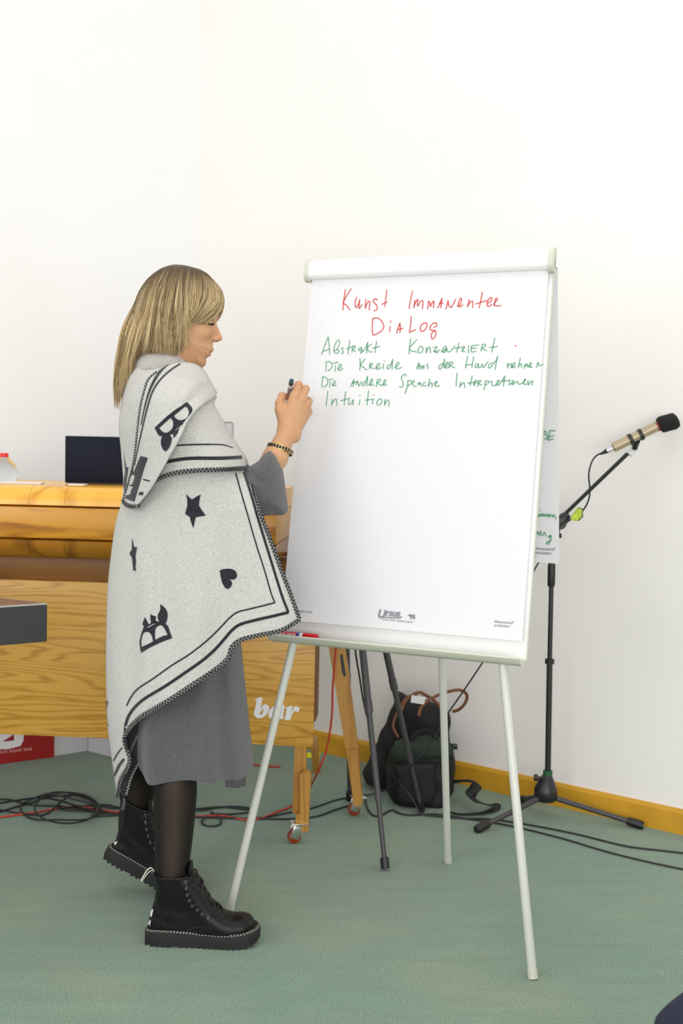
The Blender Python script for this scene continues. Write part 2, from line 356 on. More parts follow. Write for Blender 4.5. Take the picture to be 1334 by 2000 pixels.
# ================================================================= FLIP CHART
TH, TI = .406, .16
bu = V3(math.cos(TH), -math.sin(TH), 0); bn = V3(math.sin(TH), math.cos(TH), 0)
bv = bn*math.sin(TI)+V3(0, 0, math.cos(TI)); BO = V3(.155, 2.925, .803); BN = np.cross(bu, bv)     # BN points to the viewer
def bd(u, v, w=0.): return BO+bu*u+bv*v+BN*w
def bpx(x, y): w = onpl(x, y, BO, BN)-BO; return float(w@bu), float(w@bv)
RB = np.stack([bu, -BN, bv], 1)          # local box axes: x=u, y=depth, z=v
chart = thing('flipchart_easel', fl(875, 1685), 'cream-grey three-legged flip chart easel standing on the green carpet', 'easel')
MB().box(bd(.005, .475, -.012), (.690, .012, 1.05), RB, .003).build('board', M_board, chart, True)
# frame lip along both long sides
for s in (-1, 1): MB().box(bd(.0045+s*.3455, .475, -.011), (.004, .010, 1.05), RB, .002).build('side_rail', M_cream, chart, True)
# clamp: rounded white bar with end caps
def stad(w, h, n=8):
    r = w/2; o = []
    for k in range(n+1): a = math.pi*k/n; o.append((r*math.cos(a), h/2-r+r*math.sin(a)))
    for k in range(n+1): a = math.pi+math.pi*k/n; o.append((r*math.cos(a), -(h/2-r)+r*math.sin(a)))
    return o
MB().prism(stad(.036, .056, 10), bd(-.342, .992, .012), BN, bv, bu, .684).build('clamp_bar', M_clamp, chart, True)
for s in (-1, 1):
    e = MB().prism(stad(.044, .066, 10), bd(s*.342 if s > 0 else -.356, .990, .010), BN, bv, bu, .014).build('end_cap', M_cream, chart, True)
    k = MB().box(bd(s*.36, .984, .0), (.006, .014, .026), RB, .002)
    MB.build(k, 'latch', M_clamp, e, True)
# pen tray
tp = [(-.012, 0.), (.052, -.004), (.060, -.002), (.062, .006), (.058, .010), (.050, .006), (-.012, .009)]
tp = [(-.02, -.058), (.030, -.062), (.052, -.056), (.062, -.044), (.060, -.040), (.050, -.048), (-.005, -.050), (-.005, -.044), (-.02, -.044)]
MB().prism(tp, bd(-.352, 0, 0), BN, bv, bu, .700).build('pen_tray', M_cream, chart, True)
for s, fx, fy in ((-1, 448, 1779), (1, 1041, 1911)):
    ft = onpl(fx, fy, BO, BN); ft = ft*1.; tb = (0-BO[2])/bv[2]
    foot = bd(s*.423, tb, 0)-bn*0; foot[2] = .0
    top = bd(s*.293, -.052, .012); d = (foot-top)/np.linalg.norm(foot-top)
    l = MB().tube([top, foot-d*.012], .0112, 16).build('leg', M_creamleg, chart, True)
    MB().tube([foot-d*.022, foot-V3(0, 0, -.001)], .0122, 16).build('foot_cap', M_cream, l, True)
rf = fl(875, 1685); rt_ = onpl(857, 1060, BO-BN*.03, BN)
d = (rf-rt_)/np.linalg.norm(rf-rt_)
l = MB().tube([rt_, rf-d*.012], .0108, 16).build('leg', M_creamleg, chart, True)
MB().tube([rf-d*.022, rf+V3(0, 0, .001)], .0118, 16).build('foot_cap', M_cream, l, True)
MB().box(bd((rt_-BO)@bu, (rt_-BO)@bv, -.026), (.07, .02, .06), RB, .004).build('hinge_block', M_cream, chart, True)
settle(chart)
# ---- paper pad
pad = thing('paper_pad', bd(0, 0, 0), 'white flip chart pad with red and green handwriting clamped on the easel', 'paper pad')
def sheet(name, u0, u1, v0, v1, w, off, m, lift=0., n=14):
    V = []; UV = []
    for j in range(n+1):
        for i in range(n+1):
            u = u0+(u1-u0)*i/n; v = v0+(v1-v0)*j/n; t = 1-j/n
            ww = w+lift*t**6+.0008*math.sin(u*9+v*7)*t
            V.append(bd(u, v, ww)); UV.append((u+1, v+1))
    f = np.array([(j*(n+1)+i, j*(n+1)+i+1, (j+1)*(n+1)+i+1, (j+1)*(n+1)+i) for j in range(n) for i in range(n)])
    o = mesh(name, V, f, m, pad); uv = o.data.uv_layers.new(name='UVMap')
    for lp in o.data.loops: uv.data[lp.index].uv = UV[lp.vertex_index]
    return o
sheet('front_sheet', -.34, .34, 0, .972, .006, 0, M_paper, .003)
sh = MB().box(bd(0, .486, -.0015), (.678, .005, .968), RB); sh.build('page_stack', M_paper, pad)
# flipped page hanging straight down behind the board
bt = bd(0, .985, -.022)
BKO = V3(bt[0], bt[1], bt[2])+bn*.03; 
def bk(u, z, w=0.): return BKO+bu*u-bn*w+V3(0, 0, z)
bkN = -bn
def bkpx(x, y): w = onpl(x, y, BKO, bkN)-BKO; return float(w@bu), float(w[2])
uR, zt = bkpx(1088, 560); uR2, zb = bkpx(1092.5, 1101)
V = []; n = 12
for j in range(n+1):
    for i in range(n+1):
        u = -uR+(2*uR)*i/n+(uR2-uR)*j/n; z = .01+(zb-.01)*j/n; V.append(bk(u, z, .002*math.sin(j*.7)))
f = np.array([(j*(n+1)+i, (j+1)*(n+1)+i, (j+1)*(n+1)+i+1, j*(n+1)+i+1) for j in range(n) for i in range(n)])
bpg = mesh('hanging_page', V, f, M_paper, pad); bpg['label'] = 'page hanging behind the board with green writing'
uv = bpg.data.uv_layers.new(name='UVMap')
for lp in bpg.data.loops: p = V[lp.vertex_index]-BKO; uv.data[lp.index].uv = (p@bu+1, p[2]+3)
MB().add([bd(-.34, .985, 0), bd(.34, .985, 0), bk(uR, .012), bk(-uR, .012)], [(0, 1, 2, 3)]).build('page_fold', M_paper, pad)
def strokes(txt, ox, oy, sc, w, tf, mb):
    for st in txt.split(';'):
        P = [tuple(map(float, q.split(','))) for q in st.split()]
        if len(P) < 2: continue
        P = [tf(ox+x/sc, oy+y/sc) for x, y in P]
        P = crom([V3(a, b, 0) for a, b in P], 5) if len(P) > 2 else [V3(*P[0], 0), V3(*P[1], 0)]
        m = len(P); A = []; 
        for i in range(m):
            t = P[min(i+1, m-1)]-P[max(i-1, 0)]; t /= np.linalg.norm(t)+1e-9; nn = V3(-t[1], t[0], 0)*w/2
            e = -t*w*.4 if i == 0 else (t*w*.4 if i == m-1 else 0)
            A += [P[i]+nn+e, P[i]-nn+e]
        mb.append((A, [(2*i, 2*i+1, 2*i+3, 2*i+2) for i in range(m-1)]))
def put(lst, name, m, parent, fn, gap=.021, label=None):
    """every written word is one part: strokes are gathered line by line and split at the gaps"""
    it = []
    for A, F in lst:
        a = np.array(A); it.append([a[:, 0].min(), a[:, 0].max(), a[:, 1].mean(), A, F])
    words = []
    for q in sorted(it, key=lambda q: q[0]):
        for w in words:
            if abs(w[2]-q[2]) < .026 and q[0]-w[1] < gap: w[1] = max(w[1], q[1]); w[3].append(q); break
        else: words.append([q[0], q[1], q[2], [q]])
    for w in words:
        mb = MB()
        for q in w[3]: mb.add([fn(a[0], a[1]) for a in q[3]], q[4])
        mb.build(name, m, parent)
red = []
strokes('135,75 118,200 105,330;207,68 160,140 108,240 140,260 170,295 192,328;275,170 258,230 262,290 275,295 300,250 315,200;315,200 305,310 343,260;392,195 385,250 383,310;383,310 405,250 428,220 440,240 432,328;532,208 515,188 485,205 482,225 515,260 530,290 525,325 490,338;650,82 638,180 622,288;587,258 653,230;475,440 470,520 472,610 485,638 520,625 580,590 612,540 600,490 560,440 520,425 475,435;690,535 685,598;690,482 700,466;770,615 790,550 812,492;812,492 818,550 812,608;782,572 850,555;952,410 945,500 930,608;930,608 960,590 1005,575;1110,490 1075,520 1065,570 1085,595 1120,575 1145,530 1140,490 1110,492;1230,545 1262,530 1268,500 1250,487 1210,505 1185,545 1190,575 1225,580 1255,585 1258,620 1240,670 1215,690 1200,660 1210,610 1240,590', 655, 555, 6.352, .0025, bpx, red)
strokes('110,65 85,170 70,280;138,180 135,220 122,272 150,200 175,165 172,210 175,250 205,195 235,182 240,210 233,282;308,190 305,230 295,285;308,190 325,205 330,255 350,215 375,185 375,215 370,270;422,272 450,215 475,152;475,152 470,200 460,270;440,215 487,212;550,182 540,230 522,285;550,182 560,240 590,265 615,225 645,165;665,252 690,240 715,190 715,155 700,158 680,210 680,250 700,258 733,233;810,167 805,210 790,258;790,258 820,205 845,185 855,200 858,267;975,77 955,180 935,272;893,223 1028,180;1040,210 1070,200 1092,165 1085,143 1060,155 1035,205 1035,245 1060,250 1095,225;1135,160 1122,245;1135,160 1160,152 1155,180 1125,210 1125,243 1205,245', 790, 560, 6.352, .0025, bpx, red)
strokes('985,122 997,120', 830, 655, 5.558, .0024, bpx, red)
green = []
strokes('60,222 95,120 133,28;133,28 145,120 150,218;82,185 155,160;195,185 225,170 255,120 262,75 245,60 220,90 200,150 200,190 225,210 250,195 255,175 235,165;308,150 288,150 290,170 305,190 300,208 282,210;375,65 365,140 355,218;337,163 410,130;410,130 400,200;410,130 440,130 435,150 410,170 445,192;515,145 490,150 475,170 490,180 510,165 515,150 510,190 500,208;500,208 550,160 580,85 575,130 568,203;622,105 575,150 600,190 630,192;680,72 670,140 660,203;632,155 717,130;1065,42 1055,130 1047,220;1135,55 1085,110 1052,155 1080,185 1120,190 1132,200;1175,130 1150,165 1155,200 1180,205 1205,175 1200,140 1175,132;1245,140 1240,210;1240,200 1265,150 1285,145 1292,205;112,310 108,405;108,308 150,303 178,340 165,380 130,412;215,345 212,413;187,322 248,312;240,385 275,370 285,345 265,335 248,370 250,400 270,403 300,380;493,270 495,340 490,400;550,272 500,345 540,370 555,392 572,393;605,325 600,388;605,325 630,325 628,345 600,358 648,385;665,380 700,360 715,330 700,325 680,350 680,385 705,388 735,368;760,330 757,385;765,302 770,298;830,335 805,350 800,375 820,385 840,350 862,278;862,278 858,340 858,390;885,370 920,350 935,320 920,312 900,340 900,380 925,385 968,365;1130,390 1160,315;1160,315 1165,390;1140,365 1180,350;1185,345 1190,385 1215,345 1215,388;1262,330 1245,345 1262,365 1255,385', 620, 655, 5.8, .0020, bpx, green)
strokes('98,140 135,130 140,140 110,170 105,180 140,178 175,165;110,180 125,192 150,192;185,185 215,175 240,140 230,125 205,150 200,185 225,192;225,192 245,150 255,185 285,180 310,150 335,118;375,90 365,140 350,192;335,148 410,135;425,130 410,185;425,130 440,130 435,145 412,165 440,185;482,118 480,203;515,120 512,185 560,178;515,120 592,110;515,148 570,145;630,105 615,178;630,105 665,105 660,130 625,148 680,172;765,37 750,110 733,190;708,140 795,127;195,315 165,335 160,365 180,368 205,320 222,262;222,262 215,330 215,362;225,350 250,330 260,305 245,300 232,330 235,360 262,355;275,300 270,358;275,300 310,300 305,320 278,335 335,358;470,232 460,300 448,362;537,240 525,300 518,355;448,330 522,322;585,310 560,320 550,345 570,355 590,320 590,350 605,358;610,355 630,315 640,358 670,320 695,295;740,300 710,320 695,350 715,360 745,320;797,235 780,310 770,380;745,320 780,280 797,235;905,310 905,362;905,350 925,320 945,315 942,360;950,350 975,335 985,310 970,305 955,335 960,358 990,350;1042,252 1030,310 1018,358;1020,345 1045,315 1055,325 1055,358;1080,365 1095,320 1100,345 1115,315 1125,350;1130,350 1155,330 1165,310 1150,305 1140,335 1150,355 1175,350;1215,355 1235,300 1245,335 1290,320', 830, 655, 5.558, .0020, bpx, green)
strokes('70,70 60,190;68,68 110,80 130,120 115,165 80,185;155,120 150,187;140,103 192,92;180,160 210,145 215,122 200,120 185,150 190,172 225,165;383,182 425,100;425,100 415,180;400,145 470,120;445,160 465,120 480,175 505,125;545,120 520,145 520,170 540,165 560,120 580,62;580,62 570,175;590,160 620,145 635,110 625,95 605,130 605,165 650,160;690,100 675,182;690,100 725,100 715,125 685,140 740,170;745,165 775,140 785,105 770,110 755,145 765,165 795,158;1018,60 1000,38 970,60 960,90 980,130 980,170 960,188 940,178;1035,115 1030,170 1002,260;1035,110 1070,115 1075,140 1035,175;1085,115 1110,120 1085,150 1110,180 1130,175;1170,130 1145,150 1165,155 1180,140 1185,178;1235,130 1210,145 1210,175 1245,165;1280,95 1265,185;1268,165 1300,135 1310,150 1305,185;128,235 120,320 110,397;180,322 172,392;175,375 205,330 225,325 232,393;330,237 322,310 315,387;275,340 380,312;370,330 365,380 390,375 415,330;420,330 412,390;492,330 483,387;487,283 493,277;590,225 580,310 572,387;553,335 650,322;640,325 633,378;645,278 652,270;710,320 685,350 690,385 715,387 740,355 735,325 710,320;775,325 770,392;770,385 800,335 820,340 820,405', 620, 725, 5.8, .0020, bpx, green)
strokes('5,170 30,140 30,125 10,135 5,170 30,187 62,172;270,28 262,100 257,185;310,135 300,195;300,185 345,140 355,160 360,203;448,62 435,120 420,178;395,148 475,135;460,165 495,140 500,120 485,120 470,150 480,178;520,120 512,187;520,120 550,118 545,135 520,150 560,172;600,125 598,170 583,228;600,125 640,125 635,150 600,172;655,130 685,130 675,155 690,180 720,172;720,175 755,145 765,112 745,125 735,160 750,175 780,150;780,150 833,65;833,65 825,120 817,182;790,128 900,112;890,120 880,172;895,162 930,145 940,120 925,120 915,150 925,168 960,135;965,130 990,135 985,155 1010,160 1035,150;1035,150 1070,125 1080,100 1065,105 1055,140 1065,165 1090,155;1108,115 1108,172 1140,130 1165,122;1165,122 1150,172', 850, 725, 6.064, .0020, bpx, green)
put(red, 'red_handwritten_word', M_red, pad, lambda a, b: bd(a, b, .0075))
put(green, 'green_handwritten_word', M_green, pad, lambda a, b: bd(a, b, .0075))
gb = []
strokes('190,155 215,165;185,195 205,210 205,245 185,260;270,180 240,150 225,185 260,200 280,235 265,260 240,258;378,150 310,145;310,145 300,200 290,275;290,275 355,258;300,225 358,215;150,712 185,685;110,1240 105,1290 130,1310 155,1290;165,1270 155,1295 175,1300 185,1275 165,1270;137,1230 142,1228;178,1222 184,1224;195,1265 200,1300;200,1300 220,1265 228,1300;240,1265 250,1300 270,1270 280,1305;290,1300 310,1285 305,1270 295,1290 310,1310;330,1275 345,1310 360,1275 375,1300 390,1335;90,1475 105,1490;85,1530 88,1560;115,1500 115,1550 145,1505;145,1505 160,1555 185,1500;185,1500 190,1560;215,1560 235,1510 260,1570;320,1550 295,1570 300,1590 325,1560 320,1620 290,1670 262,1665 275,1645 320,1625;65,1760 85,1745 100,1760 70,1785;105,1765 75,1790;62,1852 90,1858 115,1845', 1030, 820, 6.9, .0022, bkpx, gb)
put(gb, 'page_handwritten_word', M_green, pad, lambda a, b: bk(a, b, .0045))
def flatprint(parts, name, m, parent, fn):
    mb = MB()
    for v, f in parts: mb.add([fn(*p) for p in v], f)
    return mb.build(name, m, parent)
def tx(s, px, py, size, shear=0, bold=0, tf=bpx, **k):
    v, f = text2d(s, size, shear, bold, **k); a, b = tf(px, py); return [(x+a, y+b) for x, y in v], f
w9 = .0095
logo = [tx('U', 739, 1206, .030, .22, .0011), tx('rsus', 754.5, 1202.3, .0255, .22, .0009, space=.98)]
ul = [bpx(720+x/12.13, 1170+y/12.13) for x, y in ((372, 418), (760, 442), (800, 405), (820, 410), (795, 462), (760, 470), (366, 444))]; logo.append((ul, [tuple(range(7))]))
bear = [bpx(720+x/12.13, 1170+y/12.13) for x, y in ((950, 392), (985, 370), (1035, 362), (1060, 372), (1105, 368), (1130, 390), (1133, 430), (1128, 485), (1110, 484), (1100, 450), (1085, 478), (1072, 478), (1078, 440), (1050, 435), (1040, 482), (1008, 482), (1018, 445), (1000, 412), (960, 402))]
logo.append(fill2d([bear]))
flatprint(logo, 'printed_logo', M_print, pad, lambda a, b: bd(a, b, .0100))
small = [tx('more than simple paper', 748, 1211.5, .0092, .2), tx('klimaneutral°', 967, 1216, .0098, 0, .0001), tx('produziert', 967, 1223, .0098, 0, .0001), tx('www.ursus-paper.com', 553, 1192.5, .0102, 0, .0001), tx('No. 0441', 566, 1199, .0085)]
for q_ in small: flatprint([q_], 'printed_text', M_print, pad, lambda a, b: bd(a, b, .0100))
for q_ in (tx('klimaneutral°', 1045.5, 1073, .0105, 0, .0002, bkpx), tx('produziert', 1045.5, 1081, .0105, 0, .0002, bkpx)): flatprint([q_], 'printed_text', M_print, pad, lambda a, b: bk(a, b, .0045))
settle(pad)
# ---- markers
def marker(name, A, B, label, barrel, capm, caplen=.35, r=.0085, pattern=None):
    A = np.array(A); B = np.array(B); d = (B-A); L = np.linalg.norm(d); d /= L
    t = thing(name, A, label, 'marker')
    MB().tube([A, A+d*.003, A+d*L*(1-caplen)], [r*.8, r*.93, r*.93], 18).build('barrel', barrel, t, True)
    MB().tube([A+d*L*(1-caplen), A+d*(L-.004), B], [r, r, r*.8], 18).build('cap', capm, t, True)
    return t, d, L
M_redc = mat('red_plastic', srgb(196, 28, 32), .25); M_mwhite = mat('white_label', (.78, .77, .78, 1), .35); M_blue = mat('blue_stripe', srgb(40, 60, 160), .4)
a = bd(-.335, -.040, .028); b = bd(-.2155, -.0385, .028)
t, d, L = marker('red_marker', a, b, 'red felt marker with white and red label lying on the pen tray', M_mwhite, M_redc, .36)
MB().tube([a+d*.012, a+d*.058], .0083, 18).build('label_band', M_redc, t, True)
MB().tube([a+d*.058, a+d*.066], .0083, 18).build('stripe_band', M_blue, t, True)
v, f = text2d('edding 550', .011, 0, .0002); w = max(p[0] for p in v)
MB().add([a+d*(.056-(x/w)*.043)+BN*(.0088-.0012*((y-.004)/.004)**2)-bv*(y-.004) for x, y in v], f).build('label_lettering', M_white, t)
settle(t)

# ================================================================= BAR COUNTER
barx = thing('bar_counter', fl(582, 1645), 'honey-coloured wooden bar counter with rounded top edge and white lettering, on casters', 'bar counter')
e1 = V3(-.9976, .069, 0); e2 = V3(.069, .9976, 0); BR = V3(-.076, 3.56, 0)
def bb(s, d, z): return BR+e1*s+e2*d+V3(0, 0, z)
Rb = np.stack([-e1, e2, V3(0, 0, 1)], 1)
def bbox(name, s0, s1, d0, d1, z0, z1, m, par=barx, bev=.003): return MB().box(bb((s0+s1)/2, (d0+d1)/2, (z0+z1)/2), (s1-s0, d1-d0, z1-z0), Rb, bev).build(name, m, par, True)
LEN = 2.3
bbox('front_panel', 0, LEN, 0, .018, .308, .825, M_oak)
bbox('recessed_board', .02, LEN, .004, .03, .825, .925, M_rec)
bbox('side_panel', -.004, .014, .02, .13, .385, .93, M_dark)
bbox('back_panel', .02, LEN, .12, .135, .385, .93, M_dark)
# slab with rounded nose: straight face band, plus curved block segments above and below
fz = -.11
def arcstrip(z0, z1, r, top):
    cz = z1-r if top else z0+r; P = []
    for k in range(9):
        a = math.pi/2*k/8
        P.append((fz+r-r*math.sin(a), cz+r*math.cos(a)) if top else (fz+r-r*math.cos(a), cz-r*math.sin(a)))
    return P
s0 = -.0; seg = [-.02, .21, .215+.22, .66, .80, 1.02, 1.05, 1.12, 1.40, 1.75, 2.3]
joints = [fl(x, 968, 1.10) for x in (568, 430, 300, 175, 97, 23, -60, -200)]
js = sorted([float((p-BR)@e1) for p in joints]); js = [js[0]-.03]+js[1:]+[js[-1]+.4, LEN]
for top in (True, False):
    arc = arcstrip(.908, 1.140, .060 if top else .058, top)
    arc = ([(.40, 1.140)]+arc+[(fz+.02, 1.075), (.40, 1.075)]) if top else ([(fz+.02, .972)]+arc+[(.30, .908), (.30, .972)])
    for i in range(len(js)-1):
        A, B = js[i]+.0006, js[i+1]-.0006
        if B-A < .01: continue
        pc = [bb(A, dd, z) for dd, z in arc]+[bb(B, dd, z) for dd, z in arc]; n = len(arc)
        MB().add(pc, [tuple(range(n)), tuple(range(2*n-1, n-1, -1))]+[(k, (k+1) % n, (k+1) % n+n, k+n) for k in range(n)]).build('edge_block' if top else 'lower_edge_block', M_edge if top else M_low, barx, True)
bbox('front_band', js[0], LEN, fz+.001, .38, .974, 1.073, M_slab, bev=.002)
# lettering
def wpoly(pts): return [onpl(480+x/11.12, 1350+y/11.12, BR, e2) for x, y in pts]
def toSD(p): w = p-BR; return (float(w@e1), float(w[2]))
def lett(loops):
    L = [[toSD(q) for q in wpoly(l)] for l in loops]; return fill2d(L)
lb = lett([[(200, 180), (215, 165), (330, 122), (365, 150), (340, 300), (318, 400), (385, 290), (425, 275), (490, 310), (515, 360), (500, 430), (440, 520), (350, 580), (265, 592), (175, 515), (190, 420), (238, 210)], [(298, 480), (335, 522), (370, 470), (392, 385), (380, 380)]])
la = lett([[(700, 298), (850, 300), (835, 400), (810, 540), (832, 555), (825, 585), (790, 603), (740, 600), (715, 540), (640, 585), (580, 612), (510, 570), (490, 490), (520, 400), (600, 330)], [(615, 500), (680, 460), (700, 350), (640, 380)]])
lr = lett([[(855, 360), (985, 312), (1020, 335), (985, 470), (1050, 340), (1100, 318), (1180, 365), (1140, 450), (1115, 450), (1060, 425), (1000, 510), (968, 625), (845, 628), (890, 385), (862, 382)]])
for q in (lb, la, lr): MB().add([bb(x, -.0015, y) for x, y in q[0]], q[1]).build('letter', M_white, barx)
# legs and casters
def caster(P, par, ang):
    c = thing; R = rotz(ang); z = 0
    p = V3(P[0], P[1], 0)
    mb = MB(); mb.box(p+V3(0, 0, .066), (.05, .05, .004), R, .001); mb.tube([p+V3(0, 0, .066), p+V3(0, 0, .054)], .016, 16)
    for s in (-1, 1):
        mb.box(p+R@V3(-.010, s*.014, .037), (.030, .003, .040), R@roty(.35), .001)
    mb.build('caster_fork', M_chrome, par, True)
    q = p+R@V3(-.014, 0, .0212); a = R@V3(0, 1, 0)
    MB().tube([q-a*.011, q-a*.009, q+a*.009, q+a*.011], [.018, .021, .021, .018], 22).build('caster_wheel', M_orange, par, True)
cf = fl(582, 1648); c2 = fl(692, 1590)
fl1 = MB(); P1 = lambda x, y: at(x, y, cf[1])
def board(pts, Y, th, name, m, par):
    P = [at(x, y, Y) for x, y in pts]; mb = MB(); n = len(P); Q = [p+e2*th for p in P]
    mb.add(P+Q, [tuple(range(n)), tuple(range(2*n-1, n-1, -1))]+[(i, (i+1) % n, (i+1) % n+n, i+n) for i in range(n)]); return mb.build(name, m, par)
lf = board([(577, 1440), (598, 1440), (597, 1512), (586, 1590), (571, 1590), (574, 1500)], cf[1]+.045, .03, 'front_leg', M_leg, barx)
board([(586, 1514), (592, 1509), (604, 1509), (607, 1516), (601, 1626), (577, 1626), (578, 1592), (586, 1590)], cf[1], .035, 'leg_extension', M_leg, lf)
caster((cf[0], cf[1]+.012), lf, .3)
lr_ = board([(636, 1230), (670, 1230), (699, 1460), (708, 1566), (690, 1568), (675, 1463)], c2[1]-.03, .03, 'rear_leg', M_leg, barx)
board([(676, 1464), (697, 1464), (708, 1560), (706, 1575), (691, 1575), (683, 1510)], c2[1]-.045, .018, 'leg_extension', M_leg, lr_)
board([(664, 1279), (669, 1277), (676, 1320), (672, 1322), (668, 1312)], c2[1]-.0312, .002, 'slot', M_black, lr_)
caster((c2[0]+.012, c2[1]-.01), lr_, .2)
for (xa, ya, xb, yb) in ((455, 1380, 474, 1474), (606, 1440, 626, 1508)):
    g = fl(xb, yb); MB().box((at(xa, ya, g[1])+g)/2, (.03, .03, float(np.linalg.norm(at(xa, ya, g[1])-g))), roty(-math.atan2(g[0]-at(xa, ya, g[1])[0], .45)), .002).build('back_leg', M_leg, barx, True)
bbox('back_rail', .0, LEN, .14, .17, .40, .44, M_leg)
settle(barx)
CT = 1.140
# things standing on the counter
def cp_(x, y, Y): return at(x, y, Y)
lap = thing('laptop', at(180, 950, 3.72), 'open dark laptop screen standing on the bar behind the woman', 'laptop')
M_screen = mat('dark_screen', (.005, .007, .019, 1), .5, spec=.15); M_silver = mat('silver_casing', (.55, .56, .58, 1), .35, metal=.6)
Yl = 3.70
A = at(126, 853, Yl); B = at(285, 858, Yl); zt_ = A[2]
w_ = (B-A)[0]; cxx = (A+B)[0]/2; hh = zt_-CT
MB().box((cxx, Yl+.02, CT+.008), (w_, .0, .0), None).v
MB().box((cxx, Yl+.012, CT+hh/2+.004), (w_, .006, hh), rotz(0)@np.array([[1, 0, 0], [0, 1, .0], [0, 0, 1.]]), .004).build('lid', M_silver, lap, True)
MB().box((cxx, Yl+.008, CT+hh/2+.004), (w_-.003, .003, hh-.003), None, .003).build('screen', M_screen, lap, True)
MB().box((cxx, Yl+.12, CT+.007), (w_, .20, .010), None, .003).build('keyboard_base', M_silver, lap, True)
settle(lap)
lap2 = thing('laptop', at(430, 950, 3.72), 'silver laptop lid corner showing past the woman\'s chest', 'laptop')
A = at(457, 824, 3.78); 
MB().box((A[0]-.11, 3.78, CT+(A[2]-CT)/2), (.22, .006, A[2]-CT), None, .01).build('lid', M_silver, lap2, True)
MB().box((A[0]-.11, 3.86, CT+.006), (.22, .16, .010), None, .003).build('keyboard_base', M_silver, lap2, True)
settle(lap2)
M_glass = mat('clear_plastic', (.95, .97, .98, 1), .05, trans=1); M_glass.node_tree.nodes['Principled BSDF'].inputs['IOR'].default_value = 1.12
M_cap = mat('red_cap', srgb(222, 40, 24), .4)
bt_ = at(8, 948, 3.72); bz = at(8, 885, 3.72)[2]-CT
bot = thing('bottle', (bt_[0], 3.72, CT), 'clear plastic bottle with a red screw cap on the bar', 'bottle')
b0 = V3(bt_[0], 3.72, CT+.0005); pr = [(.036, 0), (.041, .006), (.042, .03), (.042, .045), (.036, .062), (.020, .078), (.0125, .09), (.0125, bz-.012)]
MB().tube([b0+V3(0, 0, z) for r, z in pr], [r for r, z in pr], 24).build('bottle_body', M_glass, bot, True)
MB().tube([b0+V3(0, 0, bz-.014), b0+V3(0, 0, bz)], .0135, 20).build('cap', M_cap, bot, True)
settle(bot)
for x0, x1, Y, lb_ in ((136, 168, 3.62, 'small stack of white paper slips on the bar before the dark laptop'), (-60, 84, 3.66, 'white paper sheets lying on the bar beneath the bottle')):
    A = at(x0, 949, Y); B = at(x1, 949, Y); o = MB().box(((A[0]+B[0])/2, Y-.0, CT+.003), (B[0]-A[0], .05, .005), None, .001).build('paper_slips', M_mwhite); tag(o, lb_, 'paper')

# ================================================================= GREY TABLE, LEFT
gt = thing('table', (-1.3, 3.0, 0), 'grey-edged table with a brown top jutting in from the left', 'table')
zT = at(92, 1178, 3.1)[2]; zB = at(92, 1253, 3.1)[2]
c = at(92, 1178, 3.1); p1 = fl(0, 1184, zT); p2 = fl(0, 1167, zT)
d1 = (p1-c)/np.linalg.norm(p1-c); d2 = (p2-c)/np.linalg.norm(p2-c)
Q = [c, c+d1*.75, c+d1*.75+d2*.5, c+d2*.5]
def slab(Q, z0, z1, name, m, par):
    v = [V3(q[0], q[1], z0) for q in Q]+[V3(q[0], q[1], z1) for q in Q]
    return MB().add(v, [(0, 1, 2, 3), (4, 7, 6, 5), (0, 4, 5, 1), (1, 5, 6, 2), (2, 6, 7, 3), (3, 7, 4, 0)]).build(name, m, par)
M_greyp = mat('dark_grey_panel', (.040, .040, .042, 1), .6, var=.15, scale=30, bump=.1)
M_brown = mat('brown_laminate', srgb(140, 104, 82), .4, var=.1)
M_ltedge = mat('light_edge', (.45, .44, .43, 1), .5)
slab(Q, zB, zT-.004, 'apron', M_greyp, gt); slab(Q, zT-.004, zT, 'edge_band', M_ltedge, gt)
ctr = sum(Q)/4; Qi = [q+(ctr-q)/np.linalg.norm(ctr-q)*.014 for q in Q]
slab(Qi, zT-.002, zT+.0012, 'table_top', M_brown, gt)
for q in (c+d1*.70+d2*.08, c+d1*.70+d2*.42, c+d1*.55+d2*.44): MB().box((q[0], q[1], zB/2), (.05, .05, zB), None, .003).build('leg', M_greyp, gt, True)
settle(gt)

# ================================================================= BOXES AT THE LEFT WALL
M_wbox = mat('white_laminate', (.62, .62, .64, 1), .5, var=.03); M_wbox2 = mat('whiter_laminate', (.74, .74, .80, 1), .5)
pA = fl(171, 1467); pB = fl(100, 1478); pC = fl(214, 1478)
dA = (pB-pA)/np.linalg.norm(pB-pA); dC = (pC-pA)/np.linalg.norm(pC-pA)
def panel(A, d, L, n, t, z1, name, m, label, z0=.001):
    Q = [A, A+d*L, A+d*L+n*t, A+n*t]; o = slab(Q, z0, z1, name, m, None); return tag(o, label, 'panel')
nA = V3(-dA[1], dA[0], 0); nA = nA if nA[1] > 0 else -nA
nC = V3(-dC[1], dC[0], 0); nC = nC if nC[1] > 0 else -nC
panel(pA-dA*.0, dA, .185, nA, .02, .42, 'standing_panel', M_wbox, 'light grey-white panel standing behind the red sign under the bar')
panel(pA-dC*0+dC*.004, dC, .24, nC, .02, .42, 'standing_panel', M_wbox2, 'white panel standing under the bar, angled toward the woman\'s back')
M_redbox = mat('red_sign_board', srgb(158, 14, 12), .45, var=.05)
rA = fl(104, 1477.5); rB = fl(0, 1491); dS = (rB-rA)/np.linalg.norm(rB-rA); nS = V3(-dS[1], dS[0], 0); nS = nS if nS[1] > 0 else -nS
rs = thing('red_sign', rA, 'red sign board with white emblem and small white print, under the bar at left', 'sign')
slab([rA-nS*.012, rA+dS*.55-nS*.012, rA+dS*.55-nS*.0, rA-nS*.0], .001, .36, 'sign_board', M_redbox, rs)
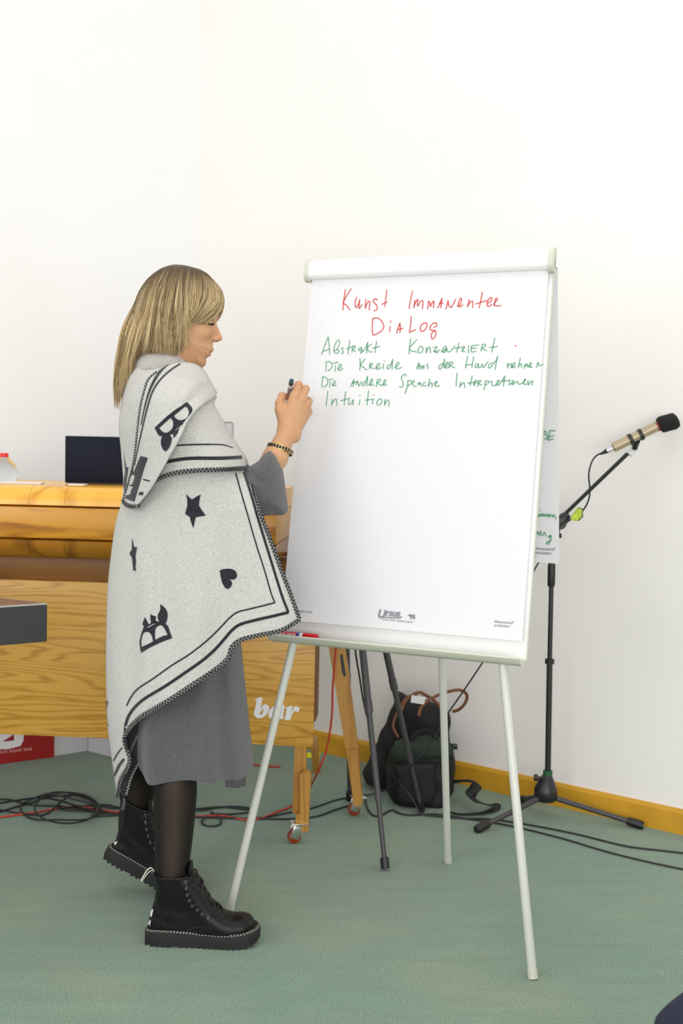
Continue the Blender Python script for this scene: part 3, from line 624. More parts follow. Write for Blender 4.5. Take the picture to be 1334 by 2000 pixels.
def sg(x, y): return onpl(x, y, rA-nS*.0132, nS)
def tosg(x, y): w = sg(x, y)-rA; return (float(w@dS), float(w[2]))
def sgw(a, b): return rA-nS*.0132+dS*a+V3(0, 0, b)
em = [[(-14, 1395), (0, 1390), (30, 1394), (45, 1402), (47, 1430), (46, 1450), (38, 1459), (15, 1463), (-20, 1463), (-30, 1440)], [(5, 1443), (27, 1440), (26, 1436), (28, 1436), (28, 1408), (10, 1408)]]
em = [[(-30, 1380), (30, 1380), (44, 1388), (47, 1405), (46, 1446), (40, 1457), (16, 1463), (-18, 1464), (-34, 1450)], [(5, 1449), (27, 1446), (27, 1437)], [(-16, 1405), (6, 1404), (22, 1430), (3, 1445), (-16, 1447)]]
em = [[(-30, 1380), (30, 1380), (44, 1388), (47, 1405), (46, 1446), (40, 1457), (16, 1463), (-18, 1464), (-34, 1450)], [(4, 1449), (28, 1446), (27, 1434)]]
v, f = fill2d([[tosg(*q) for q in l] for l in em]); MB().add([sgw(*p) for p in v], f).build('emblem', M_white, rs)
# the small print is too blurred to read in the photograph: rows of letter-sized marks, no invented words
M_pink = mat('faded_print', srgb(206, 140, 140), .6)
for x0, x1 in ((-34, -4), (-1, 15), (18, 43), (46, 63)):
    mb = MB(); n_ = max(3, int((x1-x0)/3.4))
    for k in range(n_):
        xa = x0+(x1-x0)*k/n_; xb = xa+2.4; yb_ = lambda x: 1473.2-.118*(x+10)*.95; hh_ = 6.2 if k in (0, n_-1) else 4.4+(k*7 % 3)*.5
        P_ = [tosg(xa, yb_(xa)), tosg(xb, yb_(xb)), tosg(xb+.3, yb_(xb)-hh_), tosg(xa+.3, yb_(xa)-hh_)]
        mb.add([sgw(*p) for p in P_], [(0, 1, 2, 3)])
    o = mb.build('small_print_mark', M_pink, rs); o['kind'] = 'stuff'
settle(rs)

# ================================================================= STANDS, MICROPHONE
ms = thing('microphone_stand', (float(fl(1065, 1560)[0]), 3.83, 0), 'black boom microphone stand with folding tripod base by the wall', 'microphone stand')
YS = 3.83
bC = at(1066, 1545, YS); base = V3(bC[0], YS, 0)
pts = [at(1066, 1563, YS), at(1066, 1557, YS), at(1066, 1540, YS), at(1068, 1520, YS), at(1070, 1512, YS)]
MB().tube(pts, [.034, .042, .040, .024, .014], 20).build('base_housing', M_blackm, ms, True)
MB().tube([at(1069.5, 1517, YS), at(1070, 1505, YS)], .0165, 18).build('green_tape', mat('green_tape', srgb(30, 92, 58), .5), ms, True)
k = at(1050, 1519, YS-.01); MB().tube([k+V3(-.012, 0, 0), k+V3(.0, 0, 0)], .012, 12).tube([k, k+V3(.03, 0, 0)], .005, 8).build('base_knob', M_black, ms, True)
hz = float(at(1066, 1553, YS)[2])
for (fx, fy) in ((935, 1618), (1250, 1611), (1012, 1563)):
    F_ = fl(fx, fy, .014); h = V3(base[0], YS, hz); d = F_-h; d /= np.linalg.norm(d)
    g = MB().tube([h+d*.02, F_-d*.02], .0092, 12).build('tripod_leg', M_gunm, ms, True)
    MB().tube([F_-d*.045, F_-d*.038, F_-d*.002, F_+d*.012], [.011, .0145, .0155, .013], 14).build('rubber_foot', M_black, g, True)
pl0, pl1 = at(1070, 1512, YS), at(1078, 1090, YS); cl = at(1092, 1022, YS)
MB().tube([pl0, at(1073.5, 1292, YS)], .0105, 14).build('lower_pole', M_blackm, ms, True)
MB().tube([at(1073.4, 1296, YS), at(1073.6, 1287, YS)], .0165, 14).build('pole_collar', M_black, ms, True)
MB().tube([at(1073.5, 1292, YS), pl1, cl], .0085, 14).build('upper_pole', M_blackm, ms, True)
MB().tube([at(1076.3, 1146, YS), at(1076.6, 1141, YS), at(1077.3, 1105, YS), at(1077.5, 1098, YS)], [.011, .0135, .0135, .011], 16).build('height_grip', M_black, ms, True)
k = at(1086, 1047, YS-.01); MB().tube([k, k+V3(.018, 0, .002)], .008, 12).tube([k+V3(-.03, 0, 0), k], .005, 8).build('clutch_knob', M_black, ms, True)
be = at(1232, 880, 3.74); bs_ = at(1070, 1036, 3.85)
MB().tube([bs_, be], .0068, 12).build('boom_arm', M_blackm, ms, True)
db = (be-bs_)/np.linalg.norm(be-bs_)
MB().tube([cl-db*.05, cl-db*.04, cl+db*.03, cl+db*.045], [.014, .020, .020, .012], 14).tube([cl-V3(.0, .03, 0), cl+V3(0, .03, 0)], .02, 14).build('boom_clutch', M_black, ms, True)
MB().tube([at(1229, 888, 3.74), at(1239, 875, 3.74)], .0135, 14).build('white_tape', M_white, ms, True)
settle(ms)
mic = thing('microphone', at(1215, 855, 3.83), 'beige cylindrical microphone with black foam windscreen in a clip on the boom', 'microphone')
M_beige = mat('champagne_metal', srgb(176, 160, 132), .35, metal=.35)
YM = 3.71
m0, m1 = at(1199, 874, YM), at(1297, 826, YM-.02); dm = (m1-m0)/np.linalg.norm(m1-m0)
MB().tube([m0-dm*.004, m0, m1], [.0125, .0165, .0165], 22).build('mic_body', M_beige, mic, True)
f0, f1 = at(1286, 832, YM-.018), at(1324, 819, YM-.025); 
MB().tube([f0, f0+dm*.004, f0+dm*.010, f1-dm*.012, f1-dm*.004, f1], [.018, .0245, .028, .028, .024, .014], 22).build('foam_windscreen', mat('black_foam', (.012, .011, .012, 1), .95, bump=.6, bscale=600), mic, True)
MB().tube([f0-dm*.006, f0+dm*.001], .0172, 20).build('red_ring', M_orange, mic, True)
MB().tube([m0-dm*.026, m0-dm*.002], .0095, 16).build('connector', M_silver, mic, True)
MB().tube([m0-dm*.050, m0-dm*.024], [.003, .0088], 14).build('connector_boot', M_black, mic, True)
cA = at(1243, 853, YM-.01)
cb = MB()
for s in (-.020, .016): cb.tube([cA+dm*(s-.006)+V3(0, 0, .0), cA+dm*(s+.006)], .0200, 20)
cb.box(cA-V3(0, 0, .0)+V3(.0, 0, -.012), (.036, .020, .012), roty(-math.atan2(dm[2], dm[0])), .003)
cb.tube([cA+V3(0, 0, -.014), at(1240, 876, YM+.01)], [.013, .009], 12).build('mic_clip', M_black, mic, True)
settle(mic)
# light stand behind the flip chart
ts = thing('tripod_stand', fl(752, 1690), 'dark tripod stand standing mostly hidden behind the flip chart', 'tripod')
ap = at(668, 885, 3.66)
for (fx, fy, brk) in ((752, 1688, .62), (822, 1578, .5), (683, 1556, .5)):
    F_ = fl(fx, fy, .018); d = F_-ap; L_ = np.linalg.norm(d); d /= L_
    g = MB().tube([ap, ap+d*L_*.64], .0118, 12).tube([ap+d*L_*.62, ap+d*L_*.65], .0135, 12).build('tripod_leg', M_gunm, ts, True)
    MB().tube([ap+d*L_*.6, ap+d*L_*.85], .0095, 12).tube([ap+d*L_*.835, ap+d*L_*.855], .011, 12).tube([ap+d*L_*.85, F_-d*.0], .0078, 12).build('leg_extension', M_gunm, g, True)
    MB().tube([F_-d*.020, F_+d*.012], .0135, 14).build('rubber_foot', M_black, g, True)
MB().tube([ap+V3(0, 0, -.05), ap+V3(0, 0, .06)], .022, 14).build('apex_block', M_black, ts, True)
settle(ts)

# ================================================================= CABLES
def flc(pts, r=.0035, z=None):
    P = []
    for q in pts: zz = (q[2] if len(q) > 2 else 0)+r+.0008; P.append(fl(q[0], q[1], zz))
    return P
def cable(name, P, r, m, label, n=6, seg=8):
    o = MB().tube(crom(P, n), r, seg).build(name, m, None, True); return tag(o, label, 'cable')
cable('microphone_cable', [at(1186, 884, 3.72), at(1172, 886, 3.73), at(1158, 898, 3.74), at(1150, 925, 3.74), at(1152, 955, 3.75), at(1150, 975, 3.76), at(1140, 995, 3.77), at(1122, 1012, 3.78), at(1104, 1020, 3.79), at(1085, 1042, 3.78), at(1040, 1120, 3.74), at(985, 1225, 3.72), at(947, 1287, 3.70), at(905, 1350, 3.67), at(872, 1398, 3.66), at(840, 1455, 3.66), at(800, 1500, 3.68)]+[fl(770, 1532, .1)]+flc([(742, 1547, .02), (715, 1553), (690, 1556), (655, 1563), (610, 1578), (560, 1588), (515, 1596), (470, 1598), (430, 1590)]), .0028, M_cable, 'thin black cable running from the microphone down to the floor behind the easel')
tp_ = thing('cable_tag', at(1135, 1003, 3.76), 'lime green tape tag wrapped on the microphone cable', 'tag')
M_lime = mat('lime_tape', srgb(196, 220, 60), .5, col2=srgb(150, 176, 30), scale=120)
def quad3(pts, Y, th, name, m, par): 
    P = [at(x, y, Y) for x, y in pts]; Q_ = [p+V3(0, th, 0) for p in P]; n = len(P)
    return MB().add(P+Q_, [tuple(range(n)), tuple(range(2*n-1, n-1, -1))]+[(i, (i+1) % n, (i+1) % n+n, i+n) for i in range(n)]).build(name, m, par)
quad3([(1128, 993), (1137, 995), (1136, 1010), (1126, 1018), (1116, 1016), (1119, 1006)], 3.755, .012, 'tape', M_lime, tp_)
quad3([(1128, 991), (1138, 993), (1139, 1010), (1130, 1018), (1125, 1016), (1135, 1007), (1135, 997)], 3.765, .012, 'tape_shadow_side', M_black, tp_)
settle(tp_)
cable('stand_cable', [at(690, 1180, 3.5), at(694, 1268, 3.55), at(702, 1320, 3.6), at(710, 1370, 3.64), at(722, 1420, 3.68), at(735, 1465, 3.72), at(755, 1500, 3.80), at(780, 1530, 3.83), at(803, 1556, 3.83), fl(822, 1588, .012)]+flc([(850, 1594), (900, 1598), (960, 1600), (1040, 1612), (1130, 1630), (1220, 1652), (1290, 1661), (1345, 1667)]), .003, M_cable, 'black cable dropping beside the tripod and running right along the floor, upper of two')
cable('floor_cable', flc([(712, 1552), (716, 1575), (728, 1592), (745, 1592), (765, 1582), (779, 1588), (800, 1592, .0), (850, 1590), (905, 1598), (960, 1606), (1020, 1618), (1100, 1638), (1180, 1662), (1260, 1682), (1345, 1700)]), .003, M_cable, 'black cable looping under the stand and running right, lower of two')
cable('floor_cable', flc([(-10, 1561), (20, 1562), (60, 1572), (120, 1575), (180, 1585), (240, 1590), (330, 1594), (420, 1597), (500, 1599), (575, 1599), (620, 1594), (660, 1580), (700, 1568)]), .0033, M_cable, 'long black cable running from left behind the boots to the bar casters')
cable('floor_cable', flc([(-10, 1570), (40, 1562), (90, 1556), (150, 1552)]+[(130+62*math.cos(a), 1578+30*math.sin(a), .002*i) for i, a in enumerate(np.linspace(-1.5, 10.5, 26))]+[(215, 1578), (290, 1581), (360, 1582), (430, 1576), (480, 1581), (497, 1580)], .0033), .0033, M_cable, 'black cable coiled in a tangle on the carpet left of the woman')
lp = [(118+78*math.cos(a), 1578+27*math.sin(a)*(1+.15*math.sin(3*a)), .004+.003*math.sin(2*a)) for a in np.linspace(0.4, 6.6, 22)]
cable('floor_cable', flc([(235, 1592), (180, 1594)]+lp+[(100, 1560, .01), (60, 1568), (-10, 1588)]), .0033, M_cable, 'widest outer black loop of the cable tangle at left')
lp = [(150+34*math.cos(a)+8*math.sin(2*a), 1568+16*math.sin(a), .006) for a in np.linspace(3.4, 15.0, 26)]
cable('floor_cable', flc([(-10, 1580), (50, 1590), (90, 1590)]+lp+[(200, 1572), (236, 1578)]), .003, M_cable, 'black cable with the small inner loops of the tangle at left')
cable('floor_cable', flc([(236, 1583), (300, 1584), (372, 1582), (395, 1583), (420, 1578), (455, 1575), (485, 1578), (488, 1586), (450, 1590), (420, 1590), (402, 1595), (394, 1606), (404, 1613), (425, 1612), (432, 1604), (425, 1594), (412, 1586)]), .0033, M_cable, 'black cable with a loop on the floor between the woman and the left easel leg')
cable('red_cable', flc([(-10, 1598), (30, 1592), (60, 1588), (120, 1578), (160, 1576), (220, 1585), (300, 1588), (372, 1594), (430, 1593), (455, 1597), (480, 1601), (510, 1598), (540, 1586), (570, 1574)])+[fl(600, 1545, .02), at(622, 1505, 3.78), at(638, 1462, 3.76), at(648, 1400, 3.75), at(650, 1340, 3.74), at(656, 1268, 3.72), at(660, 1200, 3.7)], .0036, M_redcable, 'red cable hanging from behind the easel and running left along the floor')
cable('red_cable', flc([(485, 1494), (505, 1494), (520, 1496), (540, 1497), (548, 1497)], .004), .004, M_redcable, 'short end of red cable lying under the bar')
tag(MB().add([fl(597, 1470, .0015), fl(626, 1470, .0015), fl(625, 1480, .0015), fl(597, 1480, .0015)], [(0, 1, 2, 3)]).build('floor_tape', mat('yellow_tape', srgb(236, 240, 40), .5)), 'strip of bright yellow tape on the carpet under the bar', 'tape')

# ================================================================= BAGS
M_felt = mat('charcoal_felt', (.017, .016, .017, 1), .95, var=.35, scale=9, bump=.5, bscale=220)
M_nylon = mat('black_nylon', (.006, .006, .007, 1), .7, var=.3, scale=14, bump=.4, bscale=90)
M_dgreen = mat('dark_green_fabric', srgb(34, 50, 41), .85, var=.2, scale=10, bump=.3)
M_tan = mat('tan_leather', srgb(122, 74, 44), .5, var=.2, scale=20)
def blow(name, px, Y, W, R, m, parent, h=.006, p=2.2, wrinkle=0, k=0, label=None):
    poly = wxz(px, Y); a = np.array(poly); lo = (a[:, 0].min()-3*h, Y-(W if not callable(W) else .2)-3*h, a[:, 1].min()-3*h); hi = (a[:, 0].max()+3*h, Y+(W if not callable(W) else .2)+3*h, a[:, 1].max()+3*h)
    F = Field(lo, hi, h); inflate(F, poly, Y, W, R, 0, p)
    if wrinkle: F.F = (F.F+wrinkle*np.sin(F.X*55+F.Z*21)*np.sin(F.Z*47-F.X*18+2*np.sin(F.Y*30))).astype(np.float32)
    V, Q = F.mesh(); o = mesh(name, V, Q, m, parent)
    if label: o['label'] = label
    return o
tote = thing('tote_bag', fl(770, 1560)+V3(0, .12, 0), 'charcoal felt tote bag with tan leather handles leaning on the wall', 'bag')
Yt = 4.16
blow('bag_body', [(776, 1352), (800, 1362), (830, 1366), (862, 1374), (880, 1392), (876, 1450), (872, 1520), (880, 1548), (760, 1552), (715, 1530), (708, 1510), (722, 1478), (740, 1440), (762, 1395)], Yt, .085, .10, M_felt, tote, wrinkle=.005)
M_opening = M_black
def ribbon(pts, Y0, Y1, r, name, m, par, flat=.35):
    n = len(pts); P = crom([at(x, y, Y0+(Y1-Y0)*i/(n-1)) for i, (x, y) in enumerate(pts)], 6); return MB().tube(P, r, 8, flat=flat, upv=(0, 1, 0)).build(name, m, par, True)
ribbon([(784, 1388), (790, 1372), (802, 1360), (818, 1352), (832, 1358), (850, 1370), (862, 1384)], 4.04, 4.07, .006, 'bag_rim', M_tan, tote, .4)
ribbon([(818, 1398), (822, 1382), (834, 1370), (855, 1358), (878, 1350), (900, 1348), (912, 1358), (908, 1374), (896, 1386), (884, 1390)], 4.02, 4.12, .006, 'handle', M_tan, tote, .4)
ribbon([(778, 1440), (768, 1420), (772, 1400), (783, 1378), (795, 1362), (815, 1356)], 4.03, 4.06, .005, 'handle', M_tan, tote, .4)
quad3([(804, 1358), (832, 1362), (828, 1376), (802, 1372)], 4.03, .004, 'packet', M_mwhite, tote)
settle(tote)
cbag = thing('camera_bag', fl(825, 1585), 'black camera bag with dark green lid on the floor before the tote bag', 'bag')
Yb = 3.99
blow('bag_body', [(764, 1462), (800, 1455), (860, 1452), (886, 1462), (888, 1500), (886, 1540), (876, 1566), (860, 1580), (815, 1584), (775, 1572), (756, 1545), (754, 1500)], Yb, .085, .05, M_nylon, cbag, wrinkle=.003)
blow('lid', [(764, 1468), (772, 1452), (800, 1444), (840, 1438), (872, 1446), (886, 1458), (884, 1474), (845, 1478), (800, 1482), (766, 1486)], Yb-.02, .075, .03, M_dgreen, cbag, wrinkle=.002)
ribbon([(800, 1450), (812, 1434), (832, 1428), (848, 1436), (852, 1448)], 3.95, 3.95, .011, 'grab_handle', M_felt, cbag, .4)
blow('front_pocket', [(770, 1494), (806, 1488), (850, 1488), (852, 1550), (842, 1572), (800, 1574), (774, 1560)], Yb-.085, .02, .02, M_nylon, cbag, h=.005)
MB().box(at(888, 1458, Yb-.03), (.02, .015, .02), None, .004).build('buckle', M_black, cbag, True)
def strapf(pts, w, name, m, par):
    P = crom([fl(x, y, z) for x, y, z in pts], 6); return MB().tube(P, w, 10, flat=.28, upv=(0, 0, 1)).build(name, m, par, True)
P = crom([at(882, 1528, 3.97), at(900, 1525, 3.95), at(922, 1526, 3.93), at(930, 1536, 3.91), at(920, 1550, 3.88), at(926, 1562, 3.86), at(945, 1570, 3.84), fl(962, 1573, .012), fl(972, 1570, .014), fl(968, 1580, .008), fl(940, 1588, .007), fl(900, 1590, .006), fl(880, 1586, .006)], 6)
MB().tube(P, [.022 if i < 34 else .012 for i in range(len(P))], 10, flat=.22, upv=(.25, .2, .95)).build('shoulder_strap', M_nylon, cbag, True)
settle(cbag)

# stand-in for an unidentified dark navy fabric corner close to the lens, lower right
M_jean = mat('navy_fabric', (.016, .018, .05, 1), .9, var=.3, scale=60, bump=.3)
nb = thing('navy_fabric_standin', (0.86, 1.72, 0), 'out-of-focus dark navy fabric cushion, only its corner in view at lower right', 'standin')
Yn = 1.75
F = Field((.48, Yn-.2, .0), (1.05, Yn+.2, .48), .012)
poly = wxz([(1294, 2052), (1330, 2016), (1380, 1978), (1480, 1950), (1680, 1940), (1680, 2340), (1300, 2340), (1296, 2110)], Yn)
poly = [(x, max(z, .01)) for x, z in poly]
inflate(F, poly, Yn, .15, .05); V, Q = F.mesh(); mesh('standin_body', V, Q, M_jean, nb)
MB().tube(crom([V3(x, Yn, z) for x, z in poly], 4, True), .006, 8).build('piping', M_jean, nb, True)
settle(nb)

# ================================================================= THE WOMAN
wo = thing('person', (float(fl(400, 1850)[0]), 2.9, 0), 'blonde person in cream printed wool cape, grey dress and black boots, raising a marker', 'person')
YC = 2.93
def pc(x, y, Y=YC): return at(x, y, Y)
# ---- body: head with face, torso, arms, hands and legs as ONE mesh
parts = []
def addfield(F): parts.append(F.mesh())
# head --------------------------------------------------------------
YH = 2.93
h = .0021
a = pc(300, 512); b = pc(446, 735)
F = Field((a[0], YH-.092, b[2]), (b[0], YH+.092, a[2]), h)
c = pc(352, 601, YH); Rh = roty(math.radians(14))
F.ell(c, (.098, .074, .092), 0, None)
# lower face / jaw silhouette blown up
face = [(395, 560), (412, 566), (423, 582), (428.5, 600), (428, 610), (425, 618), (420, 626), (420.5, 640), (419.5, 655), (416, 667), (415.5, 674), (415, 684), (411, 690), (409, 696), (403.5, 701), (402, 707), (399.5, 713), (393, 718), (380, 718), (362, 710), (345, 694), (335, 670), (335, 600), (360, 565)]
def Wf(X, Z):
    x0 = pc(400, 640)[0]; z0 = pc(400, 640)[2]; z1 = pc(400, 716)[2]
    t = np.clip((z0-Z)/(z0-z1), 0, 1); w = .066-.030*t**1.05
    return w+0*X
G = Field(F.lo, (b[0], YH+.092, a[2]), h); G.F = G.F*0+1.
inflate(G, wxz(crom([V3(x, y, 0) for x, y in face], 3, True), YH) if False else wxz([tuple(q[:2]) for q in crom([V3(x, y, 0) for x, y in face], 3, True)], YH), YH, Wf, .068, 0, 2.15)
F.sm(G.F, .012)
S = lambda x, y, dy: V3(*(pc(x, y, YH)[[0]]), YH+dy, pc(x, y, YH)[2])
for s in (-1, 1):
    F.ell(S(411.5, 633, s*.036), (.019, .020, .0135), .008, None, True)          # eye socket
    F.cap(S(416.5, 619, s*.012), S(408, 619, s*.046), .0068, .005, .008)        # brow ridge
    F.ell(S(409.5, 634, s*.0325), (.0125, .0135, .0118), .003)                # lid over eyeball
    F.ell(S(399, 650, s*.036), (.018, .014, .016), .018)                      # cheekbone
    F.ell(S(421, 662, s*.0115), (.0105, .0062, .0078), .004)                  # nostril wing
    F.ell(S(424.5, 667.4, s*.0065), (.0052, .003, .0024), .002, None, True)   # nostril
# nose
F.cap(S(416.5, 629, 0), S(421.5, 645, 0), .0055, .0070, .007)
F.cap(S(421, 643, 0), S(426.3, 657.0, 0), .0070, .0088, .005)
F.ell(S(428.8, 660.6, 0), (.0078, .0080, .0072), .004)
F.ell(S(417.5, 674.5, 0), (.0035, .0035, .009), .004, None, True)
# lips
for s in (-1, 1):
    F.cap(S(414.0, 682.0, s*.004), S(404.5, 689.5, s*.0235), .0046, .0020, .004)
    F.cap(S(408.6, 692.0, s*.003), S(403.5, 691, s*.0205), .0046, .0022, .004)
    F.cap(S(413.2, 687.6, 0), S(401.0, 691.2, s*.027), .0012, .0009, .0018, True)
F.ell(S(391.5, 707.0, 0), (.0125, .016, .0120), .006)
F.ell(S(407.5, 700.5, 0), (.0045, .013, .0035), .006, None, True)
# ears, neck
for s in (-1, 1):
    F.ell(S(352, 645, s*.062), (.015, .007, .024), .006)
    F.ell(S(353, 644, s*.070), (.008, .004, .014), .003, None, True)
for s in (-1, 1): F.cap(S(419.0, 667, s*.0155), S(410.5, 677, s*.026), .0007, .0004, .005, True)
F.cap(S(345, 660, 0), V3(pc(325, 735)[0], YH, pc(325, 745)[2]), .050, .056, .03)
addfield(F)
# hand + forearm (right, raised) -------------------------------------
def HP(x, y, Y): return at(x, y, Y)
h = .0019
F = Field(at(475, 985, 2.80)-V3(.02, .03, .0), at(625, 735, 3.08)+V3(.01, .03, .01), h)
lo = np.array([at(470, 960, 2.8)[0], 2.825, at(560, 960, 2.85)[2]]); hi = np.array([at(622, 800, 3.0)[0], 3.075, at(580, 730, 2.95)[2]])
F = Field(lo, hi, h)
W0 = HP(563, 842, 2.935); E0 = HP(499, 957, 2.868)
mid = HP(538, 893, 2.895)
F.cap(E0, mid, .034, .0315, .01); F.cap(mid, W0, .0305, .0235, .012)
F.cap(HP(556, 845, 2.938), HP(573, 851, 2.94), .0205, .0195, .01)
F.cap(HP(573, 851, 2.945), HP(578, 845, 2.947), .0135, .0115, .012)
K = [HP(576, 773, 2.950), HP(590, 778, 2.958), HP(599.5, 790, 2.972), HP(600, 806, 2.985)]
Wr = [HP(556, 836, 2.945), HP(563, 836, 2.945), HP(570, 838, 2.950), HP(577, 840, 2.955)]
for kk, ww, ra, rb in zip(K, Wr, (.017, .017, .016, .015), (.0135, .0125, .0115, .0115)): F.cap(ww, kk, ra, rb, .010)
for (w0, k0, w1, k1) in ((0, 0, 1, 1), (1, 1, 2, 2), (2, 2, 3, 3)):
    F.cap((Wr[w0]+Wr[w1])/2+V3(0, .003, 0), (K[k0]+K[k1])/2*.86+.14*(Wr[w0]+Wr[w1])/2+V3(0, .003, 0), .016, .0125, .010)
for kk in K: F.ell(kk-V3(0, .0035, 0), (.0085, .0075, .009), .006)
# fingers: joints per finger curl away from the lens round the pen
fing = [([K[0], HP(583, 752.5, 2.972), HP(578, 762, 3.008), HP(571, 775, 3.024)], (.0118, .0108, .0095, .0082)),
        ([K[1], HP(597, 760, 2.985), HP(592, 772, 3.020), HP(580, 783, 3.028)], (.0112, .0102, .0092, .008)),
        ([K[2], HP(603.5, 783, 3.003), HP(597, 796, 3.028), HP(586, 800, 3.024)], (.0106, .0096, .0088, .0078)),
        ([K[3], HP(603.5, 803, 3.012), HP(597, 813, 3.030), HP(588, 814, 3.020)], (.0096, .0086, .0078, .007))]
for J, R in fing:
    g = None
    for i in range(3):
        F.cap(J[i], J[i+1], R[i], R[i+1], .0045 if i else .007)
    # keep neighbouring fingers apart
# thumb from the side of the palm
F.cap(HP(556, 832, 2.942), HP(548, 800, 2.948), .0145, .0135, .012)
F.cap(HP(548, 803, 2.948), HP(546.5, 788, 2.952), .0135, .0125, .008)
F.cap(HP(546.5, 788, 2.952), HP(551, 773.5, 2.966), .0115, .0108, .005)
F.cap(HP(551, 773.5, 2.966), HP(563, 776, 2.992), .0100, .0085, .003)
# webbing between thumb and index
F.cap(HP(553, 815, 2.950), HP(571, 788, 2.955), .013, .011, .010)
# creases between finger roots
F.cap(HP(590.8, 755, 2.968), HP(590.2, 772, 2.952), .0012, .0008, .004, True)
F.cap(HP(603, 777, 2.980), HP(598, 783, 2.962), .0012, .0008, .004, True)
addfield(F)
rightarm = parts[-1]
# torso, upper arms, legs -------------------------------------------
h = .0065
F = Field((-.62, YC-.26, .10), (-.20, YC+.27, 1.52), h)
T = lambda x, y, dy=0.: V3(*(at(x, y, YC)[[0]]), YC+dy, at(x, y, YC)[2])
F.cap(T(325, 745), T(320, 800), .055, .068, .03)
F.ell(T(328, 855), (.085, .125, .15), .05); F.ell(T(325, 960), (.080, .105, .13), .05); F.ell(T(320, 1080), (.085, .125, .13), .05)
for s in (-1, 1): F.cap(T(325, 790, s*.05), T(330, 806, s*.125), .045, .045, .03)
F.cap(V3(T(335, 810)[0], YC-.125, T(335, 810)[2]), E0, .038, .030, .02)
F.cap(E0, mid, .030, .0275, .01)
LE = T(335, 985, .15); LW = T(400, 960, .10)
F.cap(V3(T(335, 810)[0], YC+.125, T(335, 810)[2]), LE, .040, .034, .02); F.cap(LE, LW, .036, .026, .02)
# legs
def LG(x, y, Y): return at(x, y, Y)
nl = [(LG(325, 1110, 2.88), .080), (LG(338, 1400, 2.86), .056), (LG(341, 1500, 2.845), .0525), (LG(342, 1545, 2.835), .0550), (LG(340, 1620, 2.82), .0490), (LG(336, 1700, 2.80), .0410), (LG(335, 1745, 2.80), .033)]
fl2 = [(LG(318, 1110, 3.0), .085), (LG(298, 1350, 3.03), .058), (LG(284, 1450, 3.05), .053), (LG(278, 1500, 3.09), .052), (LG(269, 1550, 3.105), .045), (LG(259, 1600, 3.11), .038), (LG(253, 1640, 3.11), .031)]
def chain(L, n=8):
    C_ = crom([np.r_[p, r] for p, r in L], n); return [(c_[:3], c_[3]) for c_ in C_]
nl = chain(nl); fl2 = chain(fl2)
for L in (nl, fl2):
    for (p, r), (q, s) in zip(L[:-1], L[1:]): F.cap(p, q, r-.005, s-.005, 0)
    ft_ = roty(0 if L is nl else math.radians(27))@V3(.10, 0, 0); F.cap(L[-1][0], L[-1][0]+ft_*.5+V3(0, 0, -.03), .024, .018, .015)
F.ell(LW+V3(.05, -.02, 0), (.05, .018, .03), .02)
addfield(F)
# left hand resting against the waist under the cape: palm, four fingers, thumb
h = .0035; F = Field(LW+V3(-.03, -.07, -.07), LW+V3(.15, .06, .07), h)
F.cap(LW, LW+V3(.06, -.015, 0), .024, .022, .02)
for i, (l, zz) in enumerate(((.062, .026), (.07, .009), (.066, -.008), (.052, -.024))):
    A = LW+V3(.062, -.015, zz*.8); F.cap(A, A+V3(l*.5, -.008, zz*.15), .0095, .0088, .004); F.cap(A+V3(l*.5, -.008, zz*.15), A+V3(l, -.026, zz*.2), .0088, .0072, .003)
F.cap(LW+V3(.02, -.02, .02), LW+V3(.055, -.04, .04), .012, .0085, .008)
addfield(F)
Vs = []; Qs = []; n0 = 0
for V, Q in parts: Vs.append(V); Qs.append(Q+n0); n0 += len(V)
body = mesh('body', np.concatenate(Vs), np.concatenate(Qs), M_skin, wo)
# lips, lid line and brow are coloured where they sit on the head
nh = len(parts[0][0]); Vh = parts[0][0]; Qh = parts[0][1]
C = Vh
def near(A, B, r):
    A = np.array(A); B = np.array(B); d = B-A; t = np.clip(((C-A)@d)/(d@d), 0, 1); q = np.linalg.norm(C-A-t[:, None]*d, axis=1); return np.clip((r+.0012-q)/.0022, 0, 1)
lipm = np.zeros(len(C))
for s in (-1, 1):
    for a_, b_, r_ in (((414.6, 683.2, .003), (409.5, 686.4, .014), .0038), ((409.5, 686.4, .014), (403.5, 690.0, .0235), .0026), ((409.4, 691.6, .002), (406.5, 691.6, .012), .0038), ((406.5, 691.6, .012), (403.2, 691.0, .0215), .0024)):
        lipm = np.maximum(lipm, near(S(a_[0], a_[1], s*a_[2]), S(b_[0], b_[1], s*b_[2]), r_))
la_ = body.data.attributes.new('lip', 'FLOAT', 'POINT'); arr = np.zeros(len(body.data.vertices), np.float32); arr[:len(C)] = lipm; la_.data.foreach_set('value', arr)
bvhB = BVHTree.FromPolygons([tuple(v) for v in Vh], [tuple(q) for q in Qh])
def onface(x, y, side, off=.0007, Yr=None):
    """point of the head surface seen from the side at head-plane pixel x, y"""
    p = S(x, y, 0); o = Vector((p[0], YH+side*.15, p[2])); hit = bvhB.ray_cast(o, Vector((0, -side, 0)))
    if hit[0] is None: return p+V3(0, side*.03, 0)
    return np.array(hit[0])+V3(0, side*off, 0)
